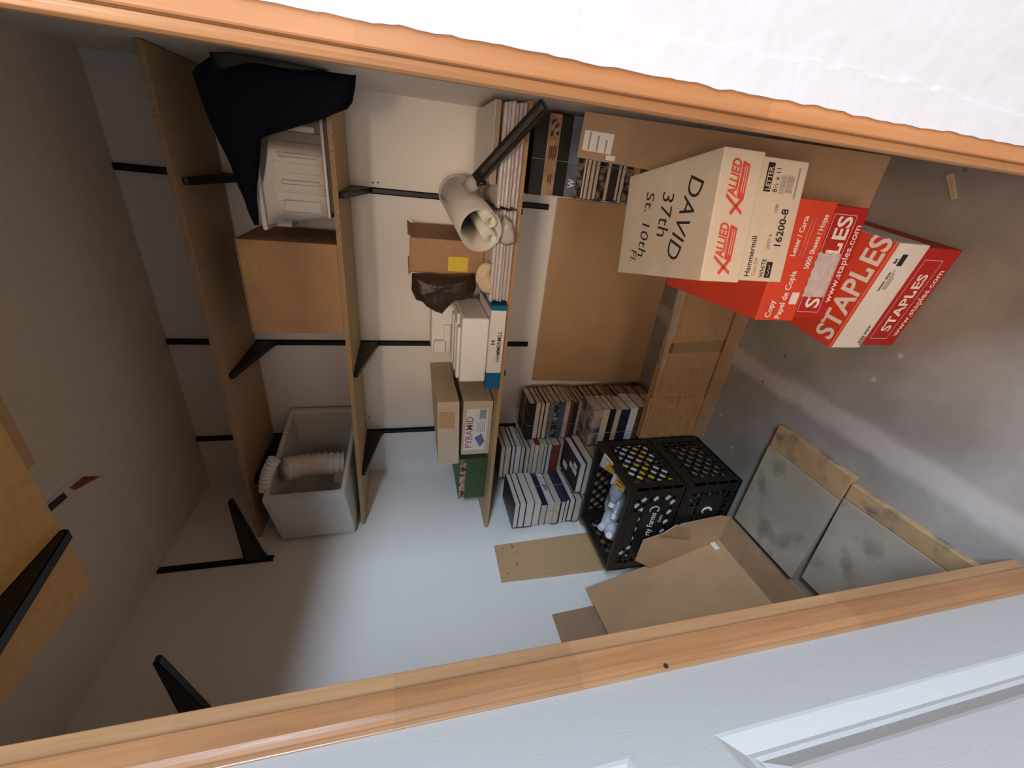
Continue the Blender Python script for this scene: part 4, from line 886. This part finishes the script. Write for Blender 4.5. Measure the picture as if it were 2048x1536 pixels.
# ---- milk crates
def crate(label, z, textm):
    CW, CD, CH = 0.492, 0.348, 0.277
    o = thing('milk_crate', label, 'crate', (-1.3625, 1.299, z), 0.0, 'black milk crates')
    a, b = CW/2, CD/2
    MB().box(-a, a, -b, b, 0.010, 0.016).build('floor', cratem, o)
    def ringm(nm, z0, z1, t, outl=0.0):
        mb = MB(); A_, B_ = a+outl, b+outl
        mb.box(-A_, A_, -B_, -B_+t, z0, z1).box(-A_, A_, B_-t, B_, z0, z1).box(-A_, -A_+t, -B_+t, B_-t, z0, z1).box(A_-t, A_, -B_+t, B_-t, z0, z1)
        return mb.build(nm, cratem, o, bevel=0.002)
    ringm('rim', CH-0.030, CH, 0.022)
    ringm('base_rail', 0.0, 0.030, 0.012)
    for sx in (-1, 1):
        for sy in (-1, 1):
            mb = MB(); x0, x1 = sorted((sx*a, sx*(a-0.045))); y0, y1 = sorted((sy*b, sy*(b-0.008)))
            mb.box(x0, x1, y0, y1, 0.03, CH-0.03)
            x0, x1 = sorted((sx*a, sx*(a-0.008))); y0, y1 = sorted((sy*b, sy*(b-0.045)))
            mb.box(x0, x1, y0, y1, 0.03, CH-0.03)
            for k in range(3): # ribs round the corner
                zz = 0.075+k*0.055
                xx0, xx1 = sorted((sx*(a+0.003), sx*(a-0.045))); yy0, yy1 = sorted((sy*(b+0.003), sy*(b-0.045)))
                mb.box(xx0, xx1, min(yy1, max(yy0, sy*(b-0.001)))-0.002, min(yy1, max(yy0, sy*(b-0.001)))+0.002, zz, zz+0.008)
                mb.box(min(xx1, max(xx0, sx*(a-0.001)))-0.002, min(xx1, max(xx0, sx*(a-0.001)))+0.002, yy0, yy1, zz, zz+0.008)
            mb.build('corner_post', cratem, o)
    def lattice(nm, p0, ux, ln, nrm, step=0.056):
        """diagonal grid in a vertical panel starting at p0"""
        mb = MB(); p0 = Vector(p0); ux = Vector(ux); nrm = Vector(nrm); z0, z1 = 0.03, CH-0.03; hgt = z1-z0
        k = -hgt
        while k < ln:
            for sg in (1, -1):
                s0, s1 = (k, k+hgt); q0, q1 = z0, z1
                if s0 < 0: q0 += -s0; s0 = 0
                if s1 > ln: q1 -= (s1-ln); s1 = ln
                if q1-q0 > 0.012:
                    if sg < 0: w0, w1 = (z0+z1-q0, z0+z1-q1)
                    else: w0, w1 = q0, q1
                    mb.bar(p0+ux*s0+Vector((0, 0, w0)), p0+ux*s1+Vector((0, 0, w1)), 0.013, 0.006, nrm)
            k += step
        g = mb.build(nm, cratem, o); return g
    lattice('side_lattice', (a-0.004, -b+0.045, 0), (0, 1, 0), 2*b-0.09, (1, 0, 0))
    lattice('side_lattice', (-a+0.004, -b+0.045, 0), (0, 1, 0), 2*b-0.09, (1, 0, 0))
    for y in (-b+0.004, b-0.004):
        lattice('front_lattice', (-a+0.045, y, 0), (1, 0, 0), 2*a-0.09, (0, 1, 0), 0.058)
    MB().box(-0.165, 0.165, -b-0.001, -b+0.007, 0.066, 0.186).build('name_plate', cratem, o, bevel=0.002)
    MB().box(-0.09, 0.12, -b-0.0015, -b+0.0068, CH-0.078, CH-0.03).build('handle_panel', cratem, o, bevel=0.002)
    if textm:
        t_ = text(o, 'rty Farms', 0.042, (-0.035, -b-0.0022, 0.118), (1, 0, 0), (0, 0, 1), whitep, 0.012, shear=0.25, sx=0.85)
        text(o, 'Dairy', 0.022, (0.045, -b-0.0022, 0.084), (1, 0, 0), (0, 0, 1), whitep, 0.01, shear=0.25, sx=0.85)
        mb = MB(); mb.tube([Vector((0.125+0.018*math.cos(s), -b-0.002, 0.135+0.022*math.sin(s))) for s in [2.2-k*0.45 for k in range(11)]], 0.0022, 6); mb.build('swoosh', whitep, o)
    else:
        mb = MB(); mb.tube([Vector((0.085+0.018*math.cos(s), -b-0.002, 0.135+0.022*math.sin(s))) for s in [2.6-k*0.5 for k in range(9)]], [0.002+0.0006*k for k in range(9)], 6); mb.build('swoosh', whitep, o)
        for dz in (0, 0.012): MB().box(-0.10, -0.075, -b-0.0022, -b-0.001, 0.135+dz, 0.141+dz).build('mark', whitep, o)
    return o
crate('lower black milk crate standing on the floor', 0.0006, False)
crate('upper black milk crate filled with bottles and packets', 0.2782, True)
# contents of the lower crate
o = thing('cardboard_box', 'brown carton inside the lower black crate', 'box', (-1.33, 1.30, 0.0175)); MB().box(-0.17, 0.19, -0.12, 0.12, 0, 0.16).build('body', card2, o, bevel=0.003); MB().box(-0.17, 0.19, -0.025, 0.025, 0.16, 0.1608).build('tape', tapem, o)
# bottles
ZB = 0.2782+0.0165; ZL = 0.022
greyb = mat('grey_bottle', (0.25, 0.27, 0.31), 0.3, 0.05, 15)
whiteb = mat('white_bottle', (0.66, 0.66, 0.68), 0.35, 0.04, 15)
def bottle(label, base, tip, r, m, capm, cap_r=0.011, lab=None, neck=0.72):
    base = Vector(base); tip = Vector(tip); ax = tip-base; L_ = ax.length
    o = thing('bottle', label, 'bottle', tuple(base), 0, 'bottles in the upper crate')
    MB().lathe([(0, r*0.9), (0.006, r), (L_*neck*0.85, r), (L_*neck, r*0.75), (L_*0.86, cap_r*1.0), (L_*0.90, cap_r*0.9)], (0, 0, 0), ax, 16).build('body', m, o, smooth=True)
    MB().lathe([(0, cap_r), (L_*0.11, cap_r), (L_*0.115, cap_r*0.8)], ax*0.885, ax, 14).build('cap', capm, o)
    if lab: MB().lathe([(0, r*1.012), (L_*0.30, r*1.012)], ax*0.18, ax, 16).build('label', lab, o, smooth=True)
    return o
bottle('blue-grey bottle with white cap under the yellow packets', (-1.195, 1.335, ZB+ZL+0.14), (-1.345, 1.262, ZB+ZL+0.215), 0.034, greyb, whiteb, 0.014)
bottle('clear bottle with white cap leaning by the blue-grey bottle', (-1.30, 1.40, ZB+ZL+0.06), (-1.43, 1.265, ZB+ZL+0.185), 0.030, bottlep, whiteb, 0.013)
bottle('tall clear bottle lying along the back of the crate', (-1.37, 1.425, ZB+ZL+0.09), (-1.50, 1.345, ZB+ZL+0.17), 0.030, bottlep, whiteb, 0.012)
bottle('round white frosted bottle with label at the left', (-1.565, 1.330, ZB+ZL+0.10), (-1.50, 1.235, ZB+ZL+0.20), 0.042, whiteb, whiteb, 0.017, whitep)
bottle('frosted bottle standing above the labelled white bottle', (-1.46, 1.385, ZB+ZL+0.06), (-1.505, 1.285, ZB+ZL+0.225), 0.036, mat('frost_bottle', (0.45, 0.46, 0.47), 0.3, 0.05, 20), whiteb, 0.017)
bottle('small white bottle at the front left corner of the crate', (-1.565, 1.175, ZB+0.02), (-1.57, 1.19, ZB+0.20), 0.028, whiteb, whiteb, 0.018)
bottle('small clear bottle lying low in the crate', (-1.42, 1.20, ZB+0.035), (-1.27, 1.19, ZB+0.05), 0.030, bottlep, whiteb, 0.013)
bottle('white bottle lying on the crate bottom', (-1.20, 1.21, ZB+0.035), (-1.33, 1.42, ZB+0.045), 0.033, whiteb, whiteb, 0.013)
def sheet(name, label, cat, corners, m, parts=()):
    c0 = sum((Vector(c) for c in corners), Vector())/4
    o = thing(name, label, cat, tuple(c0), 0, 'packets in the upper crate'); C_ = [Vector(c)-c0 for c in corners]
    n_ = (C_[1]-C_[0]).cross(C_[3]-C_[0]).normalized()
    MB().prism(C_, n_*0.004).build('packet', m, o, bevel=0.001)
    for u0, u1, v0, v1, pm in parts:
        f = lambda u, v: C_[0].lerp(C_[1], u).lerp(C_[3].lerp(C_[2], u), v)
        for s_ in (0.0046, -0.0006):
            decal(o, 'printed_panel', [f(u0, v0)+n_*s_, f(u1, v0)+n_*s_, f(u1, v1)+n_*s_, f(u0, v1)+n_*s_], pm)
    return o
dline = mat('packet_ink', (0.25, 0.12, 0.01), 0.6, 0.1, 20)
P_ = lambda px, py, z: at(px, py, Z=z)
sheet('packet', 'yellow and white packet leaning highest out of the crate', 'packet', [P_(1200, 930, .53), P_(1232, 952, .52), P_(1226, 925, .56), P_(1210, 906, .57)], whitep, ((0.35, 1.0, 0.05, 0.95, amber), (0.5, 0.8, 0.3, 0.5, dline), (0.5, 0.8, 0.6, 0.75, dline)))
sheet('packet', 'yellow and white packet lying on the blue-grey bottle', 'packet', [P_(1221, 966, .515), P_(1247, 984, .505), P_(1256, 968, .515), P_(1230, 945, .53)], whitep, ((0.25, 1.0, 0.05, 0.95, amber), (0.4, 0.8, 0.25, 0.4, dline), (0.4, 0.8, 0.6, 0.75, dline)))
sheet('packet', 'yellow packet pressed against the lattice of the crate', 'packet', [(-1.130, 1.20, ZB+0.10), (-1.128, 1.20, ZB+0.21), (-1.128, 1.30, ZB+0.21), (-1.130, 1.30, ZB+0.08)], amber, ((0.55, 0.95, 0.1, 0.9, whitep), (0.1, 0.4, 0.3, 0.4, dline)))
sheet('packet', 'white packet behind the crate lattice near the back', 'packet', [(-1.132, 1.31, ZB+0.02), (-1.132, 1.31, ZB+0.20), (-1.132, 1.44, ZB+0.19), (-1.132, 1.44, ZB+0.02)], whitep, ((0.2, 0.5, 0.1, 0.8, amber),))
sheet('packet', 'white packet low behind the front end of the lattice', 'packet', [(-1.134, 1.15, ZB+0.01), (-1.134, 1.15, ZB+0.09), (-1.134, 1.29, ZB+0.09), (-1.134, 1.29, ZB+0.01)], whitep, ((0.1, 0.5, 0.1, 0.5, amber),))
for k in range(4):
    sheet('envelope', 'cream envelope standing in the front of the crate, %s from the front' % ORD[k], 'envelope', [(-1.50+0.02*k, 1.142+k*0.009, ZB), (-1.16-0.01*k, 1.142+k*0.009, ZB), (-1.16-0.01*k, 1.150+k*0.009, ZB+0.205-0.012*k), (-1.50+0.02*k, 1.150+k*0.009, ZB+0.20-0.012*k)], (pages_m[1] if k % 2 else whitep))

# ---- plank leaning on the left wall
pk = slab('plank', 'brown plank leaning upright on the left wall behind the crates', 'plank', [(-1.735, 1.232, 0.001), (-1.735, 1.478, 0.001), (-1.773, 1.482, 1.008), (-1.773, 1.259, 1.014)], -0.014, mat('plank_board', (0.52, 0.325, 0.16), 0.55, 0.06, 14, stretch=(1, 6, 1)))
for yy, zz in ((1.29, 0.975), (1.44, 0.97), (1.33, 0.92), (1.345, 0.92), (1.44, 0.92), (1.45, 0.92)):
    q = Vector((-1.772+0.038*(1-zz/1.01)+0.0152, yy, zz))-Vector(pk.location); mb = MB(); mb.tube([q, q+Vector((0.0008, 0, 0))], 0.003, 8); mb.build('screw_hole', ink, pk)

# ---- cardboard at the left front
cbx = thing('opened_carton', 'opened cardboard carton leaning on the left wall before the crates', 'cardboard', (-1.46, 0.95, 0.001))
c0 = Vector(cbx.location)
def sheetm(nm, pts, th, m=card3):
    C_ = [Vector(p)-c0 for p in pts]; n_ = (C_[1]-C_[0]).cross(C_[-1]-C_[0]).normalized()
    return MB().prism(C_, n_*th).build(nm, m, cbx, bevel=0.001)
sheetm('main_face', [(-1.46, 0.60, 0.003), (-1.47, 1.112, 0.003), (-1.715, 1.126, 0.640), (-1.705, 0.60, 0.612)], 0.004, card3)
sheetm('bottom_flap', [(-1.297, 0.62, 0.002), (-1.315, 1.116, 0.002), (-1.468, 1.112, 0.003), (-1.458, 0.62, 0.003)], 0.004, card2)
sheetm('end_flap', [(-1.315, 1.108, 0.005), (-1.300, 1.107, 0.062), (-1.318, 1.103, 0.262), (-1.362, 1.100, 0.350), (-1.385, 1.095, 0.445), (-1.515, 1.095, 0.450), (-1.60, 1.102, 0.33), (-1.47, 1.108, 0.006)], 0.004, card3)
sheetm('torn_tab', [(-1.405, 1.085, 0.200), (-1.345, 1.080, 0.225), (-1.245, 1.040, 0.355), (-1.295, 1.040, 0.415)], 0.004, card3)
sheetm('shipping_sticker', [(-1.4765, 1.065, 0.030), (-1.4765, 1.105, 0.030), (-1.4835, 1.105, 0.052), (-1.4835, 1.065, 0.052)], 0.0045, whitep)
slab('cardboard_sheet', 'greyish cardboard sheet leaning on the left wall behind the opened carton', 'cardboard', [(-1.74, 0.55, 0.001), (-1.74, 1.080, 0.001), (-1.772, 1.062, 0.820), (-1.772, 0.55, 0.815)], 0.005, card2)

# ---- laminated boards on the floor
lam = mat('grimy_white_laminate', (0.29, 0.225, 0.17), 0.45, scale=5, detail=6, col2=(0.36, 0.29, 0.225), contrast=(0.3, 0.6))
def lam_spots(m, sc=6, lo=0.56, hi=0.74):
    nt = m.node_tree; N = nt.nodes; L = nt.links; p = N['Principled BSDF']; cr = [n for n in N if n.type == 'VALTORGB'][0]; tc = [n for n in N if n.type == 'TEX_COORD'][0]
    nz = N.new('ShaderNodeTexNoise'); nz.inputs['Scale'].default_value = sc; nz.inputs['Detail'].default_value = 5; L.new(tc.outputs['Object'], nz.inputs['Vector'])
    r2 = N.new('ShaderNodeValToRGB'); r2.color_ramp.elements[0].position = lo; r2.color_ramp.elements[0].color = (0, 0, 0, 1); r2.color_ramp.elements[1].position = hi; r2.color_ramp.elements[1].color = (1, 1, 1, 1)
    L.new(nz.outputs[0], r2.inputs[0]); mx = N.new('ShaderNodeMixRGB'); mx.inputs[2].default_value = (0.10, 0.085, 0.07, 1); L.new(r2.outputs[0], mx.inputs[0]); L.new(cr.outputs[0], mx.inputs[1]); L.new(mx.outputs[0], p.inputs['Base Color'])
lam_spots(lam)
edge = mat('mouldy_timber_edge', (0.31, 0.175, 0.08), 0.7, scale=6, detail=5, col2=(0.40, 0.25, 0.12), contrast=(0.3, 0.6), stretch=(2, 1, 2)); lam_spots(edge, 10, 0.50, 0.66)
def floor_board(label, y0, y1, x0, x1, rz, zt_, strip):
    o = thing('laminate_board', label, 'board', (x1, (y0+y1)/2, 0.0012), rz)
    h_ = (y1-y0)/2
    MB().box(x0-x1, -strip-0.0005, -h_, h_, 0, zt_).build('laminate_panel', lam, o, bevel=0.0015)
    MB().box(-strip, 0, -h_, h_, 0, zt_-0.002).build('timber_edge', edge, o, bevel=0.003)
    return o
floor_board('white laminate board with mouldy timber edge, farther from the doorway', 0.752, 1.066, -1.275, -0.780, 0.0, 0.030, 0.098)
floor_board('grimy white laminate board with worn timber edge by the doorway', 0.318, 0.7495, -1.222, -0.790, 0.055, 0.028, 0.060)
# crumbs on the floor
o = slab('wood_chip', 'pale wood chip lying on the concrete near the right wall', 'wood chip', [(0.106, 0.962, 0.001), (0.047, 0.918, 0.001), (0.052, 0.905, 0.001), (0.113, 0.946, 0.001)], 0.006, mat('pale_wood', (0.42, 0.33, 0.21), 0.7, 0.08, 30))
slab('wood_strip', 'pale timber strip on the floor by the right wall', 'timber strip', [(0.098, 0.60, 0.001), (0.130, 0.60, 0.001), (0.130, 0.850, 0.001), (0.118, 0.862, 0.001)], 0.012, mat('pale_wood_green', (0.45, 0.38, 0.20), 0.7, 0.08, 30))

# ------------------------------------------------------------------ printed marks belong to the part that carries them
def carry(root, pick):
    kids = {}
    for c in root.children: kids.setdefault(c.name.split('.')[0], c)
    for c in list(root.children):
        t = pick(c, c.name.split('.')[0])
        if t and kids.get(t) is not None and kids[t] is not c: c.parent = kids[t]
bpy.context.view_layer.update()
def zmean(c): return sum(v.co.z for v in c.data.vertices)/max(1, len(c.data.vertices))
for root, split in ((cB, 0.134), (cA, 0.119), (cC, 0.135)):
    carry(root, lambda c, n: None if n in ('body', 'lid') else ('lid' if zmean(c) >= split else 'body'))
carry(hb, lambda c, n: 'white_wrap' if n == 'lettering' else None)
carry(pyb, lambda c, n: 'label' if n in ('lettering', 'pyramid_picture', 'picture', 'print_line') else ('lid' if n == 'tape' else None))
carry(cb, lambda c, n: 'tub' if n in ('rib', 'foot_rim') else None)
carry(gb, lambda c, n: 'body' if n in ('picture_strip', 'emblem') else None)
for o in list(bpy.data.objects):
    n = o.name.split('.')[0]
    if n == 'book': carry(o, lambda c, m: 'cover' if m in ('lettering', 'cover_square', 'spine_line', 'spine_picture') else None)
    if n == 'milk_crate': carry(o, lambda c, m: 'name_plate' if m in ('lettering', 'swoosh', 'mark') else None)
    if n in ('packet', 'envelope') and o.type == 'EMPTY': carry(o, lambda c, m: 'packet' if m == 'printed_panel' else None)
